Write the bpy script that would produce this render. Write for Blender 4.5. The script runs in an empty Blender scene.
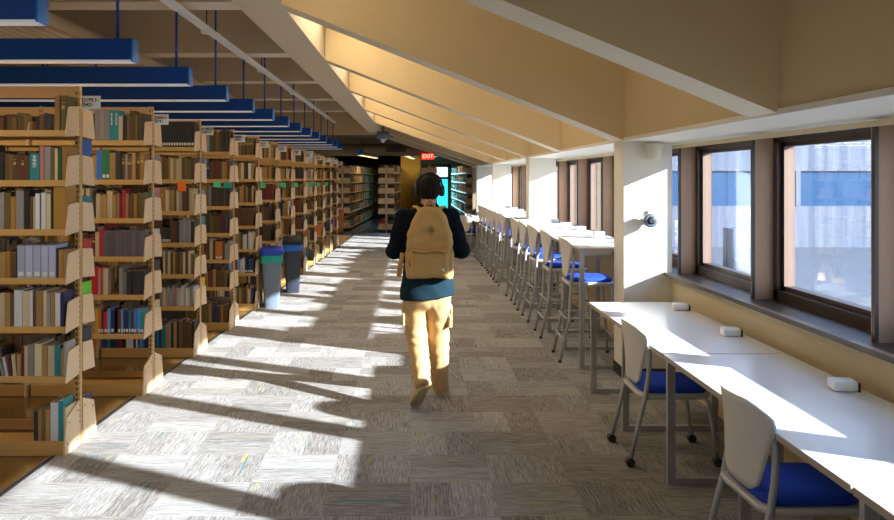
import bpy, math, random
import numpy as np
from mathutils import Vector, Matrix, Euler
random.seed(7); rng = np.random.default_rng(3)
S = bpy.context.scene
COL = S.collection

# ------------------------------------------------------------------ materials
def srgb(r, g, b):
    f = lambda c: (c/255/12.92) if c/255 <= .04045 else ((c/255+.055)/1.055)**2.4
    return (f(r), f(g), f(b), 1)
class NT:
    def __init__(s, name):
        s.m = bpy.data.materials.new(name); s.m.use_nodes = True
        s.t = s.m.node_tree; s.n = s.t.nodes; s.l = s.t.links
        s.b = s.n.get('Principled BSDF'); s.out = s.n.get('Material Output')
    def node(s, typ, **kw):
        n = s.n.new(typ)
        for k, v in kw.items():
            if k.startswith('i_'):
                n.inputs[int(k[2:]) if k[2:].isdigit() else k[2:].replace('_', ' ')].default_value = v
            else: setattr(n, k, v)
        return n
    def link(s, a, b): s.l.new(a, b)
    def math(s, op, a, b=None, c=None):
        n = s.n.new('ShaderNodeMath'); n.operation = op
        for i, v in enumerate((a, b, c)):
            if v is None: continue
            if isinstance(v, (int, float)): n.inputs[i].default_value = v
            else: s.l.new(v, n.inputs[i])
        return n.outputs[0]
    def mix(s, f, a, b, blend='MIX'):
        n = s.n.new('ShaderNodeMix'); n.data_type = 'RGBA'; n.blend_type = blend
        for sock, v in ((n.inputs[0], f), (n.inputs[6], a), (n.inputs[7], b)):
            if isinstance(v, (int, float)): sock.default_value = v
            elif isinstance(v, tuple): sock.default_value = v
            else: s.l.new(v, sock)
        return n.outputs[2]
    def coords(s):
        t = s.n.new('ShaderNodeTexCoord'); return t.outputs['Object']
    def mapping(s, src, scale=(1, 1, 1), loc=(0, 0, 0)):
        m = s.n.new('ShaderNodeMapping'); m.inputs['Scale'].default_value = scale; m.inputs['Location'].default_value = loc
        s.l.new(src, m.inputs['Vector']); return m.outputs[0]
    def noise(s, vec, scale=5, detail=3, rough=.5):
        n = s.n.new('ShaderNodeTexNoise'); n.inputs['Scale'].default_value = scale
        n.inputs['Detail'].default_value = detail; n.inputs['Roughness'].default_value = rough
        s.l.new(vec, n.inputs['Vector']); return n.outputs['Fac']
    def bump(s, h, strength=.2, dist=.01):
        n = s.n.new('ShaderNodeBump'); n.inputs['Strength'].default_value = strength; n.inputs['Distance'].default_value = dist
        s.l.new(h, n.inputs['Height']); s.l.new(n.outputs[0], s.b.inputs['Normal'])
MATS = {}
def plain(name, col, rough=.5, metal=0, var=.12, vscale=6, bump=0, bscale=60, stretch=(1, 1, 1), spec=.5, sheen=0):
    if name in MATS: return MATS[name]
    t = NT(name); t.b.inputs['Roughness'].default_value = rough; t.b.inputs['Metallic'].default_value = metal
    t.b.inputs['Specular IOR Level'].default_value = spec
    if sheen: t.b.inputs['Sheen Weight'].default_value = sheen
    c = t.mapping(t.coords(), stretch)
    f = t.noise(c, vscale, 4, .6)
    lo = tuple(x*(1-var) for x in col[:3])+(1,); hi = tuple(min(1, x*(1+var)) for x in col[:3])+(1,)
    t.link(t.mix(f, lo, hi), t.b.inputs['Base Color'])
    if bump: t.bump(t.noise(c, bscale, 3), bump, .004)
    MATS[name] = t.m
    return t.m
def emit(name, col, strength, rough=.5):
    t = NT(name); t.b.inputs['Base Color'].default_value = col; t.b.inputs['Roughness'].default_value = rough
    t.b.inputs['Emission Color'].default_value = col; t.b.inputs['Emission Strength'].default_value = strength
    MATS[name] = t.m; return t.m

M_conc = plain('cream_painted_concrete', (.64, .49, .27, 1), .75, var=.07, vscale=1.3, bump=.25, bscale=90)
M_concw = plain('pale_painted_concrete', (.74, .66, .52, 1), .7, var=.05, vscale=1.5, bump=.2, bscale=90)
M_beam = plain('grey_cream_beam_paint', (.66, .56, .40, 1), .7, var=.05, vscale=1.5, bump=.2, bscale=90)
M_pillar = plain('white_pillar_paint', (.80, .76, .66, 1), .6, var=.04, vscale=2, bump=.1, bscale=70)
M_tanwall = plain('tan_wall_paint', (.62, .50, .30, 1), .7, var=.05, vscale=2, bump=.1)
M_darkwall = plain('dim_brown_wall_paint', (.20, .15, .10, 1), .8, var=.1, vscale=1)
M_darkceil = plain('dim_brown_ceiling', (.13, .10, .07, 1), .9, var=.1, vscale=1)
M_mustard = plain('mustard_wall_paint', (.50, .32, .05, 1), .7, var=.08, vscale=2)
M_bronze = plain('dark_bronze_window_metal', (.060, .042, .034, 1), .4, .3, var=.2, vscale=9)
M_fin = plain('brown_mullion_metal', (.38, .225, .135, 1), .5, .05, var=.12, vscale=4, stretch=(3, 3, .6))
M_jamb = plain('pinkish_jamb_metal', (.20, .125, .09, 1), .6, .0, var=.08)
M_shelf = plain('tan_shelf_enamel', (.62, .365, .12, 1), .38, var=.08, vscale=5)
M_brack = plain('pale_tan_bracket_enamel', (.80, .57, .33, 1), .4, var=.08, vscale=14)
M_slot = plain('dark_slot', (.03, .02, .015, 1), .8)
M_blue = plain('royal_blue_fixture_enamel', (.0, .065, .38, 1), .35, var=.08, vscale=3)
M_bluecap = plain('bright_blue_end_cap', (.005, .20, .66, 1), .35, var=.05)
M_steel = plain('silver_tube_enamel', (.46, .47, .49, 1), .4, .3, var=.06)
M_steelfl = plain('grey_leg_enamel', (.44, .44, .46, 1), .4, .4, var=.06)
M_galv = plain('galvanised_strut', (.88, .90, .90, 1), .4, .1, var=.1, vscale=12)
M_white = plain('white_laminate', (.82, .83, .86, 1), .22, var=.015, vscale=3)
M_edge = plain('beige_table_edge', (.42, .36, .30, 1), .5, var=.05)
M_plast = plain('warm_grey_chair_plastic', (.68, .65, .61, 1), .4, var=.04)
M_seatblue = plain('royal_blue_seat_fabric', (.008, .06, .50, 1), .75, var=.15, vscale=40, bump=.2, bscale=300)
M_black = plain('black_rubber', (.018, .018, .02, 1), .5, var=.2)
M_wbox = plain('white_power_box_plastic', (.85, .85, .86, 1), .35, var=.02)
M_bingrey = plain('slate_grey_bin_plastic', (.17, .215, .28, 1), .45, var=.06)
M_binblk = plain('charcoal_bin_plastic', (.035, .04, .06, 1), .4, var=.1)
M_binlid = plain('blue_bin_lid_plastic', (.01, .05, .55, 1), .35, var=.05)
M_bag = plain('teal_bin_liner', (.03, .42, .36, 1), .35, var=.25, vscale=22, bump=.6, bscale=40)
M_bagb = plain('blue_bin_liner', (.02, .19, .75, 1), .35, var=.25, vscale=22, bump=.6, bscale=40)
M_orange = plain('orange_wood', (.45, .16, .03, 1), .5, var=.2, vscale=3, stretch=(6, 6, .6))
M_skin = plain('skin', (.50, .27, .18, 1), .5, var=.06, vscale=12)
M_hair = plain('dark_brown_hair', (.010, .006, .005, 1), .7, var=.4, vscale=60, spec=.2, bump=.6, bscale=180)
M_navy = plain('dark_navy_knit', (.003, .0065, .012, 1), .9, var=.25, spec=.15, vscale=14, bump=.3, bscale=260)
M_hem = plain('blue_lit_sweater_hem', (.007, .022, .034, 1), .9, var=.2, spec=.15, vscale=14, bump=.3, bscale=260)  # sweater hem tone with the bluish light painted in
M_khaki = plain('khaki_cotton_twill', (.53, .335, .145, 1), .8, var=.09, vscale=9, bump=.35, bscale=22)
M_pack = plain('tan_backpack_canvas', (.50, .30, .10, 1), .75, var=.10, vscale=9, bump=.25, bscale=200)
M_packd = plain('tan_webbing', (.36, .21, .075, 1), .7, var=.1, vscale=30)
M_shoe = plain('beige_suede_shoe', (.52, .40, .26, 1), .75, var=.08)
M_sole = plain('tan_gum_sole', (.50, .36, .20, 1), .6, var=.1, vscale=30)
M_paper = plain('white_sign_card', (.78, .77, .74, 1), .5, var=.02)
M_ink = plain('black_ink', (.01, .01, .01, 1), .6)
M_nO = plain('orange_note_paper', (.95, .18, .01, 1), .6, var=.03)
M_nG = plain('green_note_paper', (.10, .62, .30, 1), .6, var=.03)
M_nT = plain('teal_note_paper', (.02, .38, .28, 1), .6, var=.03)
M_duct = plain('tan_duct_paint', (.52, .41, .24, 1), .6, var=.06)
M_ductd = plain('olive_brown_duct', (.17, .12, .05, 1), .5, var=.1)
M_grey = plain('grey_device_metal', (.16, .20, .26, 1), .35, .5, var=.1)
M_strip = plain('dark_carpet_edge', (.03, .022, .02, 1), .6)
M_diff = emit('lamp_diffuser', (.80, .82, .84, 1), .12)
M_tube = emit('coffer_lamp_tube', (1, .85, .62, 1), 6)
M_warmdiff = emit('warm_lamp_diffuser', (1, .74, .36, 1), 1.0)
M_exit = emit('red_exit_face', (1, .015, .01, 1), .8)
M_exitl = emit('exit_letters', (1, .35, .2, 1), 1.6)
M_facw = None

def mat_glass(name, tint, gloss=.1):
    t = NT(name); t.n.remove(t.b)
    tr = t.node('ShaderNodeBsdfTransparent'); tr.inputs[0].default_value = tint
    gl = t.node('ShaderNodeBsdfGlossy'); gl.inputs['Roughness'].default_value = .02
    fr = t.node('ShaderNodeFresnel'); fr.inputs['IOR'].default_value = 1.45
    ms = t.node('ShaderNodeMixShader'); t.link(t.math('MULTIPLY', fr.outputs[0], gloss*10), ms.inputs[0])
    t.link(tr.outputs[0], ms.inputs[1]); t.link(gl.outputs[0], ms.inputs[2]); t.link(ms.outputs[0], t.out.inputs[0])
    return t.m
M_glass = mat_glass('window_glass', (.93, .97, 1, 1), .035)
M_glassc = mat_glass('cyan_tinted_glass', (.12, .80, .88, 1), .08)
M_glassw = mat_glass('clear_transom_glass', (.75, .85, 1, 1), .08)

def mat_carpet():
    t = NT('striped_carpet_tiles'); t.b.inputs['Roughness'].default_value = .95; t.b.inputs['Specular IOR Level'].default_value = .15
    co = t.coords(); sx = t.node('ShaderNodeSeparateXYZ'); t.link(co, sx.inputs[0])
    L = .46
    cx = t.math('FLOOR', t.math('DIVIDE', sx.outputs[0], L)); cy = t.math('FLOOR', t.math('DIVIDE', sx.outputs[1], L))
    par = t.math('PINGPONG', t.math('ADD', cx, cy), 1)
    # each square holds two planks lying side by side; plank id drives tone
    hx = t.math('FLOOR', t.math('DIVIDE', sx.outputs[0], L/2)); hy = t.math('FLOOR', t.math('DIVIDE', sx.outputs[1], L/2))
    ida = t.node('ShaderNodeCombineXYZ'); t.link(cx, ida.inputs[0]); t.link(hy, ida.inputs[1])
    idb = t.node('ShaderNodeCombineXYZ'); t.link(hx, idb.inputs[0]); t.link(cy, idb.inputs[1]); idb.inputs[2].default_value = 7
    wa = t.node('ShaderNodeTexWhiteNoise'); t.link(ida.outputs[0], wa.inputs[0])
    wb = t.node('ShaderNodeTexWhiteNoise'); t.link(idb.outputs[0], wb.inputs[0])
    def off(vec, w):
        a = t.node('ShaderNodeVectorMath', operation='ADD'); t.link(vec, a.inputs[0])
        m = t.node('ShaderNodeVectorMath', operation='SCALE'); m.inputs['Scale'].default_value = 37; t.link(w.outputs['Color'], m.inputs[0])
        t.link(m.outputs[0], a.inputs[1]); return a.outputs[0]
    A = off(t.mapping(co, (5, 95, 1)), wa); B = off(t.mapping(co, (95, 5, 1)), wb)
    sa = t.noise(A, 1.6, 5, .8); sb = t.noise(B, 1.6, 5, .8)
    st = t.node('ShaderNodeMix'); t.link(par, st.inputs[0]); t.link(sa, st.inputs[2]); t.link(sb, st.inputs[3])
    tone = t.node('ShaderNodeMix'); t.link(par, tone.inputs[0]); t.link(wa.outputs[0], tone.inputs[2]); t.link(wb.outputs[0], tone.inputs[3])
    v = t.math('ADD', t.math('MULTIPLY', t.math('SUBTRACT', st.outputs[0], .44), 1.9), t.math('MULTIPLY', tone.outputs[0], .22))
    fine = t.noise(co, 240, 2, .7)
    v = t.math('ADD', v, t.math('MULTIPLY', fine, .5))
    cr = t.node('ShaderNodeValToRGB'); e = cr.color_ramp
    e.elements[0].position = .0; e.elements[0].color = (.10, .085, .078, 1)
    e.elements[1].position = 1.; e.elements[1].color = (.56, .565, .58, 1)
    m1 = e.elements.new(.30); m1.color = (.188, .172, .162, 1)
    m2 = e.elements.new(.60); m2.color = (.39, .382, .385, 1)
    t.link(v, cr.inputs[0])
    col = cr.outputs[0]
    # rare coloured yarns
    ya = t.noise(off(t.mapping(co, (1.6, 90, 1)), wa), 1.0, 0); yb = t.noise(off(t.mapping(co, (90, 1.6, 1)), wb), 1.0, 0)
    yy = t.node('ShaderNodeMix'); t.link(par, yy.inputs[0]); t.link(ya, yy.inputs[2]); t.link(yb, yy.inputs[3])
    col = t.mix(t.math('GREATER_THAN', yy.outputs[0], .80), col, (.42, .46, .06, 1))
    col = t.mix(t.math('LESS_THAN', yy.outputs[0], .17), col, (.05, .22, .27, 1))
    t.link(col, t.b.inputs['Base Color']); t.bump(t.math('ADD', st.outputs[0], fine), .5, .006)
    return t.m
def mat_vinyl():
    t = NT('polished_brown_vinyl'); t.b.inputs['Roughness'].default_value = .16
    co = t.coords(); f = t.noise(co, 3, 5, .6); g = t.noise(t.mapping(co, (1, 1, 1), (5, 3, 0)), .7, 2)
    c = t.mix(f, (.10, .05, .012, 1), (.22, .12, .035, 1))
    t.link(t.mix(t.math('MULTIPLY', g, .3), c, (.28, .16, .05, 1)), t.b.inputs['Base Color']); return t.m
def mat_farfloor():
    t = NT('polished_blue_grey_floor'); t.b.inputs['Roughness'].default_value = .12
    f = t.noise(t.coords(), 2, 3); t.link(t.mix(f, (.03, .05, .10, 1), (.06, .09, .17, 1)), t.b.inputs['Base Color']); return t.m
def mat_facade():
    t = NT('glare_streaked_cladding'); t.b.inputs['Roughness'].default_value = .7
    co = t.coords(); s = t.noise(t.mapping(co, (3.5, 1, .08)), 1.2, 4, .7); s2 = t.noise(t.mapping(co, (1.2, 1, .05)), 1, 2)  # pale vertical streaks: window glare painted into the cladding colour
    s = t.math('ADD', t.math('MULTIPLY', t.math('SUBTRACT', s, .5), 3.2), .45); c = t.mix(s, (.08, .10, .145, 1), (.25, .27, .31, 1)); c = t.mix(t.math('MULTIPLY', s2, .6), c, (.08, .10, .155, 1))
    t.link(c, t.b.inputs['Base Color']); return t.m
def mat_band():
    t = NT('blue_glazed_window_band'); t.b.inputs['Roughness'].default_value = .15
    s = t.noise(t.mapping(t.coords(), (1.5, 1, .1)), 1, 3, .6)
    t.link(t.mix(s, (.008, .045, .13, 1), (.05, .115, .21, 1)), t.b.inputs['Base Color']); return t.m
def mat_books():
    t = NT('book_cloth_and_paper'); t.b.inputs['Roughness'].default_value = .6
    a = t.node('ShaderNodeAttribute', attribute_name='Col')
    n = t.noise(t.mapping(t.coords(), (40, 40, 6)), 2, 3)
    t.link(t.mix(t.math('MULTIPLY', n, .15), a.outputs['Color'], (.10, .07, .04, 1)), t.b.inputs['Base Color']); return t.m
M_carpet = mat_carpet(); M_vinyl = mat_vinyl(); M_far = mat_farfloor(); M_facw = mat_facade(); M_band = mat_band(); M_book = mat_books()

# ------------------------------------------------------------------ mesh helpers
class MB:
    def __init__(s): s.v = []; s.f = []; s.mi = []; s.c = []; s.mats = []; s.smooth = []
    def _m(s, mat):
        if mat is None: return 0
        if mat not in s.mats: s.mats.append(mat)
        return s.mats.index(mat)
    def face(s, idx, mat=None, col=None, sm=False):
        s.f.append(idx); s.mi.append(s._m(mat)); s.c.append(col); s.smooth.append(sm)
    def hexa(s, P, mat=None, cols=None, M=None):
        b = len(s.v); s.v += [tuple(M @ Vector(p)) if M else tuple(p) for p in P]
        for i, q in enumerate(((0, 3, 2, 1), (4, 5, 6, 7), (0, 1, 5, 4), (1, 2, 6, 5), (2, 3, 7, 6), (3, 0, 4, 7))):
            s.face([b+k for k in q], mat, cols[i] if cols else None)
    def box(s, x0, x1, y0, y1, z0, z1, mat=None, M=None, cols=None):
        s.hexa([(x0, y0, z0), (x1, y0, z0), (x1, y1, z0), (x0, y1, z0), (x0, y0, z1), (x1, y0, z1), (x1, y1, z1), (x0, y1, z1)], mat, cols, M)
        return s
    def bbox(s, x0, x1, y0, y1, z0, z1, r, mat=None, n=3):
        """box with rounded vertical edges and softened top/bottom"""
        rings = []
        for (z, inset) in ((z0, r*.4), (z0+r*.4, 0), (z1-r*.4, 0), (z1, r*.4)):
            rings.append(rrect((x0+x1)/2, (y0+y1)/2, (x1-x0)/2-inset, (y1-y0)/2-inset, r, z, n))
        s.loft(rings, mat); return s
    def loft(s, rings, mat=None, caps=True, sm=True, closed=True):
        b = len(s.v); n = len(rings[0])
        for r in rings: s.v += [tuple(p) for p in r]
        for i in range(len(rings)-1):
            for j in range(n if closed else n-1):
                k = (j+1) % n
                s.face([b+i*n+j, b+i*n+k, b+(i+1)*n+k, b+(i+1)*n+j], mat, None, sm)
        if caps:
            s.face([b+j for j in range(n)][::-1], mat); s.face([b+(len(rings)-1)*n+j for j in range(n)], mat)
        return s
    def tube(s, pts, r, mat=None, n=8, flat=1.0):
        pts = [Vector(p) for p in pts]; rs = r if isinstance(r, (list, tuple)) else [r]*len(pts)
        rings = []; up0 = None
        for i, p in enumerate(pts):
            d = (pts[min(i+1, len(pts)-1)]-pts[max(i-1, 0)]).normalized()
            ref = Vector((0, 0, 1)) if abs(d.z) < .9 else Vector((0, 1, 0))
            a = d.cross(ref).normalized()
            if up0 is not None and a.dot(up0) < 0: a = -a
            up0 = a; c = d.cross(a).normalized()
            rings.append([p + a*math.cos(t)*rs[i] + c*math.sin(t)*rs[i]*flat for t in [2*math.pi*k/n for k in range(n)]])
        s.loft(rings, mat); return s
    def poly_x(s, yz, x0, x1, mat=None):
        """prism: polygon in the YZ plane extruded along X"""
        b = len(s.v); n = len(yz)
        s.v += [(x0, y, z) for y, z in yz]+[(x1, y, z) for y, z in yz]
        s.face([b+i for i in range(n)][::-1], mat); s.face([b+n+i for i in range(n)], mat)
        for i in range(n): k = (i+1) % n; s.face([b+i, b+k, b+n+k, b+n+i], mat)
        return s
    def poly_y(s, xz, y0, y1, mat=None):
        b = len(s.v); n = len(xz)
        s.v += [(x, y0, z) for x, z in xz]+[(x, y1, z) for x, z in xz]
        s.face([b+i for i in range(n)], mat); s.face([b+n+i for i in range(n)][::-1], mat)
        for i in range(n): k = (i+1) % n; s.face([b+i, b+n+i, b+n+k, b+k], mat)
        return s
    def mesh(s, name, mat=None):
        me = bpy.data.meshes.new(name); me.from_pydata(s.v, [], s.f)
        for m in (s.mats or [mat]): me.materials.append(m)
        me.polygons.foreach_set('material_index', s.mi); me.polygons.foreach_set('use_smooth', s.smooth)
        if any(c is not None for c in s.c):
            at = me.color_attributes.new('Col', 'FLOAT_COLOR', 'CORNER'); buf = []
            for p, c in zip(s.f, s.c): buf += list(c if c else (.5, .4, .3, 1))*len(p)
            at.data.foreach_set('color', buf)
        me.update(); return me
    def build(s, name, mat=None, parent=None, loc=(0, 0, 0), rot=0):
        if mat is not None: s.mats = [mat]; s.mi = [0]*len(s.f)
        return link(bpy.data.objects.new(name, s.mesh(name, mat)), parent, loc, rot)
def link(o, parent=None, loc=(0, 0, 0), rot=0):
    COL.objects.link(o); o.location = loc; o.rotation_euler = (0, 0, rot)
    if parent: o.parent = parent
    return o
def rrect(cx, cy, hx, hy, r, z, n=3):
    r = min(r, hx, hy); P = []
    for (sx, sy, a0) in ((1, 1, 0), (-1, 1, 90), (-1, -1, 180), (1, -1, 270)):
        for k in range(n+1):
            a = math.radians(a0+90*k/n); P.append((cx+sx*(hx-r)+r*math.cos(a), cy+sy*(hy-r)+r*math.sin(a), z))
    return P
def tag(o, label, cat, group=None, kind=None):
    o['label'] = label; o['category'] = cat
    if group: o['group'] = group
    if kind: o['kind'] = kind
    return o
def thing(name, label, cat, loc=(0, 0, 0), rot=0, group=None):
    o = bpy.data.objects.new(name, None); o.empty_display_size = .1
    link(o, None, loc, rot); return tag(o, label, cat, group)
def struct(o, label=None):
    o['kind'] = 'structure'
    if label: o['label'] = label
    return o
def copy_tree(o, parent=None):
    c = o.copy(); COL.objects.link(c); c.parent = parent
    for ch in list(o.children): copy_tree(ch, c)
    return c
ORD = ['first', 'second', 'third', 'fourth', 'fifth', 'sixth', 'seventh', 'eighth', 'ninth', 'tenth', 'eleventh', 'twelfth', 'thirteenth', 'fourteenth', 'fifteenth', 'sixteenth', 'seventeenth', 'eighteenth', 'nineteenth', 'twentieth', 'twenty-first', 'twenty-second', 'twenty-third', 'twenty-fourth']

# ------------------------------------------------------------------ camera, world, sun
cam = bpy.data.cameras.new('camera'); co = bpy.data.objects.new('camera', cam); COL.objects.link(co)
co.location = (0, 0, 1.75); co.rotation_euler = (math.radians(90), 0, 0)
cam.sensor_width = 36; cam.lens = 36*800/894; cam.shift_x = 36/894; cam.shift_y = -82/894; cam.clip_end = 300
S.camera = co
S.view_settings.view_transform = 'Standard'; S.view_settings.look = 'None'; S.view_settings.gamma = 1
S.view_settings.use_curve_mapping = False; S.view_settings.exposure = .62
try: S.cycles.max_bounces = 9; S.cycles.diffuse_bounces = 5; S.cycles.transparent_max_bounces = 12; S.cycles.sample_clamp_indirect = 6
except Exception: pass
w = bpy.data.worlds.new('sky'); S.world = w; w.use_nodes = True
bg = w.node_tree.nodes['Background']; wt = w.node_tree
tc = wt.nodes.new('ShaderNodeTexCoord'); sz = wt.nodes.new('ShaderNodeSeparateXYZ'); wt.links.new(tc.outputs['Generated'], sz.inputs[0])
rp = wt.nodes.new('ShaderNodeValToRGB'); wt.links.new(sz.outputs[2], rp.inputs[0])
rp.color_ramp.elements[0].position = 0; rp.color_ramp.elements[0].color = (.80, .88, 1, 1)
rp.color_ramp.elements[1].position = .6; rp.color_ramp.elements[1].color = (.35, .58, 1, 1)
wt.links.new(rp.outputs[0], bg.inputs[0]); bg.inputs[1].default_value = 2.7
sun = bpy.data.lights.new('sun', 'SUN'); sun.energy = 16; sun.angle = math.radians(.9); sun.color = (1, .975, .94)
so = bpy.data.objects.new('sun', sun); COL.objects.link(so)
so.rotation_euler = Vector((-.89*.95, .456*.95, -.345)).to_track_quat('-Z', 'Y').to_euler()
so.location = (20, -10, 8)

# ------------------------------------------------------------------ setting
EY = 24.3         # far end of the carpet
XE = lambda y: -2.235+.0265*(y-5.0)      # edge of the carpet along the stacks
b = MB(); b.hexa([(-2.6, -4, -.1), (2.3, -4, -.1), (2.3, EY, -.1), (-2.6, EY, -.1), (XE(-4)-.0, -4, 0), (2.3, -4, 0), (2.3, EY, 0), (XE(EY), EY, 0)])
struct(b.build('floor_carpet', M_carpet), 'grey striped carpet tiles of the aisle')
b = MB(); b.box(-12, -1.0, -4, EY, -.1, -.006)
struct(b.build('floor_vinyl', M_vinyl), 'polished brown floor between the bookcases')
b = MB(); b.hexa([(XE(-4)-.03, -4, -.02), (XE(-4), -4, -.02), (XE(EY), EY, -.02), (XE(EY)-.03, EY, -.02), (XE(-4)-.03, -4, .003), (XE(-4), -4, .003), (XE(EY), EY, .003), (XE(EY)-.03, EY, .003)])
struct(b.build('trim_1', M_strip), 'dark strip along the carpet edge')
b = MB(); b.box(-12, 6, EY, 44, -.1, -.002)
struct(b.build('floor_far', M_far), 'polished blue grey floor beyond the carpet')
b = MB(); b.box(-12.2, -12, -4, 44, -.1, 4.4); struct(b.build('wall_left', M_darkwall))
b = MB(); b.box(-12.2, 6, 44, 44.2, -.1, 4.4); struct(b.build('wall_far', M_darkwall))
b = MB(); b.box(-12, 3, -4.2, -4, -.1, 4.4); struct(b.build('wall_back', M_tanwall))
# right wall under the windows, pillars, header
b = MB(); b.box(2.26, 2.56, -6, 24, -.1, .905); struct(b.build('wall_right', M_tanwall), 'low tan wall under the windows')
b = MB(); b.box(2.20, 2.57, -6, 24, .906, .93); b.box(2.19, 2.225, -6, 24, .905, .935)
struct(b.build('trim_2', M_bronze), 'dark bronze window sill')
PY = [1.38-5.55, 1.38, 6.93, 12.48, 18.03, 22.4]
for i, y in enumerate(PY):
    b = MB(); b.box(1.845, 2.262, y, y+.34, 0, 2.08); struct(b.build('pillar', M_pillar), 'white square pillar between window bays')
    if y > 0:
        b = MB(); b.box(1.84, 1.86+.41, y-.006, y+.346, 0, .1); struct(b.build('baseboard_right', M_strip))
# header (deep box beam over the windows)
b = MB(); b.poly_y([(1.845, 2.09), (2.64, 2.062), (2.64, 4.4), (1.845, 4.4)], -6, 24)
hd = struct(b.build('wall_right_header', M_conc), 'ochre header beam above the windows')
b = MB(); b.poly_y([(1.838, 2.068), (2.62, 2.04), (2.62, 2.07), (1.838, 2.098)], -6, 24)
struct(b.build('ceiling_soffit', M_pillar), 'white soffit strip above the windows')
b = MB(); b.box(2.28, 2.30, -6, 24, 2.005, 2.035); struct(b.build('trim_3', M_tanwall))
# ribs : sloped fins from the header to the long beam
def beamR(y): return -1.124+.026*(y-7.27), 3.26-.0215*(y-7.27)
RY = [-1.61, 1.23, 4.02, 6.93, 9.79, 12.62, 15.45, 18.2, 20.9, 23.4]
for y in RY:
    xr, zr = beamR(y+.34)
    b = MB(); b.poly_y([(1.85, 2.074), (xr, zr), (xr, 4.3), (1.85, 4.3)], y, y+.335)
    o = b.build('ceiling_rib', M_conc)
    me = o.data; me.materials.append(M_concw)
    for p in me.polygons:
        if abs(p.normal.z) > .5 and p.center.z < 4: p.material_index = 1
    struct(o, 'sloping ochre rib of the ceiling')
# long beam
b = MB(); xr0, zr0 = beamR(-3); xr1, zr1 = beamR(21.2)
b.hexa([(xr0-.43, -3, zr0), (xr0, -3, zr0), (xr1, 21.2, zr1), (xr1-.36, 21.2, zr1), (xr0-.43, -3, 4.35), (xr0, -3, 4.35), (xr1, 21.2, 4.35), (xr1-.36, 21.2, 4.35)])
struct(b.build('ceiling_beam', M_beam), 'long pale beam running the length of the aisle')
# slabs above
b = MB(); b.box(-12, 3.0, -3, 24.3, 4.3, 4.5); struct(b.build('ceiling', M_beam), 'ceiling slab above the ribs')
for y in RY[1:8]:
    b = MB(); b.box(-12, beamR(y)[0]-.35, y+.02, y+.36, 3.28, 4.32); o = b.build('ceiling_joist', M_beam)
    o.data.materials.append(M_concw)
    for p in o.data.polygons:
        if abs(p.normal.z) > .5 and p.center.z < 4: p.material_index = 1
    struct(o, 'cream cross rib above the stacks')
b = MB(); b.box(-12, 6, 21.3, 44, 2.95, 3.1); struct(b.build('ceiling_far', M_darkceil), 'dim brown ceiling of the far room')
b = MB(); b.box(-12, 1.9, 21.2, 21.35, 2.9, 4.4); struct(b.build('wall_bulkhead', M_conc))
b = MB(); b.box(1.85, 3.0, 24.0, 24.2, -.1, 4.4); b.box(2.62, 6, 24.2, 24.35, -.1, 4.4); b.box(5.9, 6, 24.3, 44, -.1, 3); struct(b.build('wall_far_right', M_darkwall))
b = MB(); b.box(-.40, .36, 31, 31.12, -.01, 2.95); struct(b.build('wall_mustard', M_mustard), 'mustard yellow wall beyond the stacks')

# windows
FY = [3.98-1.43*6+1.43*k for k in range(20)]
FY = [y+.05 if abs(y-6.84) < .01 else y for y in FY if y < 23]
for i in range(len(FY)-1):
    y0, y1 = FY[i]+.05, FY[i+1]
    e = bpy.data.objects.new('window_%d' % (i+1), None); link(e, None, (2.45, (y0+y1)/2, .93)); struct(e, 'bronze framed window')
    h = (y1-y0)/2; b = MB()
    zt = 1.115
    for (a0, a1, c0, c1) in ((-h, h, 0, .07), (-h, h, 1.06, zt), (-h, -h+.055, 0, zt), (h-.055, h, 0, zt)): b.box(0, .12, a0, a1, c0, c1)
    b.build('window_frame', M_bronze, e)
    b = MB()
    for (a0, a1, c0, c1) in ((-h+.055, h-.055, .07, .10), (-h+.055, h-.055, 1.03, 1.06), (-h+.055, -h+.09, .07, 1.06), (h-.09, h-.055, .07, 1.06)): b.box(.035, .10, a0, a1, c0, c1)
    b.build('window_sash', M_bronze, e)
    b = MB(); b.box(.03, .10, h-.095, h-.091, .10, 1.03); b.build('jamb', M_jamb, e)
    b = MB(); b.box(.062, .068, -h+.08, h-.08, .09, 1.04); b.build('pane', M_glass, e)
for y in FY:
    b = MB(); b.box(2.32, 2.52, y, y+.055, .93, 2.035, M_fin); b.box(2.305, 2.325, y-.004, y+.02, .93, 2.035, M_bronze)
    struct(b.build('mullion'), 'deep brown metal mullion between windows')
# neighbouring wing outside
e = thing('neighbouring_building', 'pale building wing with painted glare streaks and blue window band outside the windows', 'building', (16, 26, 0))
b = MB(); b.box(-12.4, 22, 0, 4, -6, .84); b.box(-12.4, 22, 0, 4, 1.98, 12); b.build('cladding', M_facw, e)
b = MB(); b.box(-12.4, 22, .08, 3.9, .84, 1.98); b.build('window_band', M_band, e)
b = MB()
for k in range(12): b.box(-12.2+k*2.9, -12.05+k*2.9, -.03, .1, .84, 1.98)
b.build('band_mullion', M_facw, e)
b = MB(); b.box(2.7, 60, -20, 26, -.6, -.5); struct(b.build('ground_outside', plain('pale_gravel_roof', (.10, .11, .13, 1), .9)))
e = thing('roof_unit', 'pale boxy unit standing outside behind the second window', 'roof unit', (8.1, 20, -.6))
b = MB(); b.bbox(-.2, .2, -.3, .3, .1, 1.1, .04); b.build('casing', M_facw, e)
b = MB(); b.box(-.15, .15, -.32, -.29, .3, .38); b.box(-.15, .15, -.32, -.29, .45, .53); b.build('vent_grille', M_facw, e)
b = MB(); b.box(-.18, -.1, -.25, .25, 0, .1); b.box(.1, .18, -.25, .25, 0, .1); b.build('foot', M_grey, e)

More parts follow.
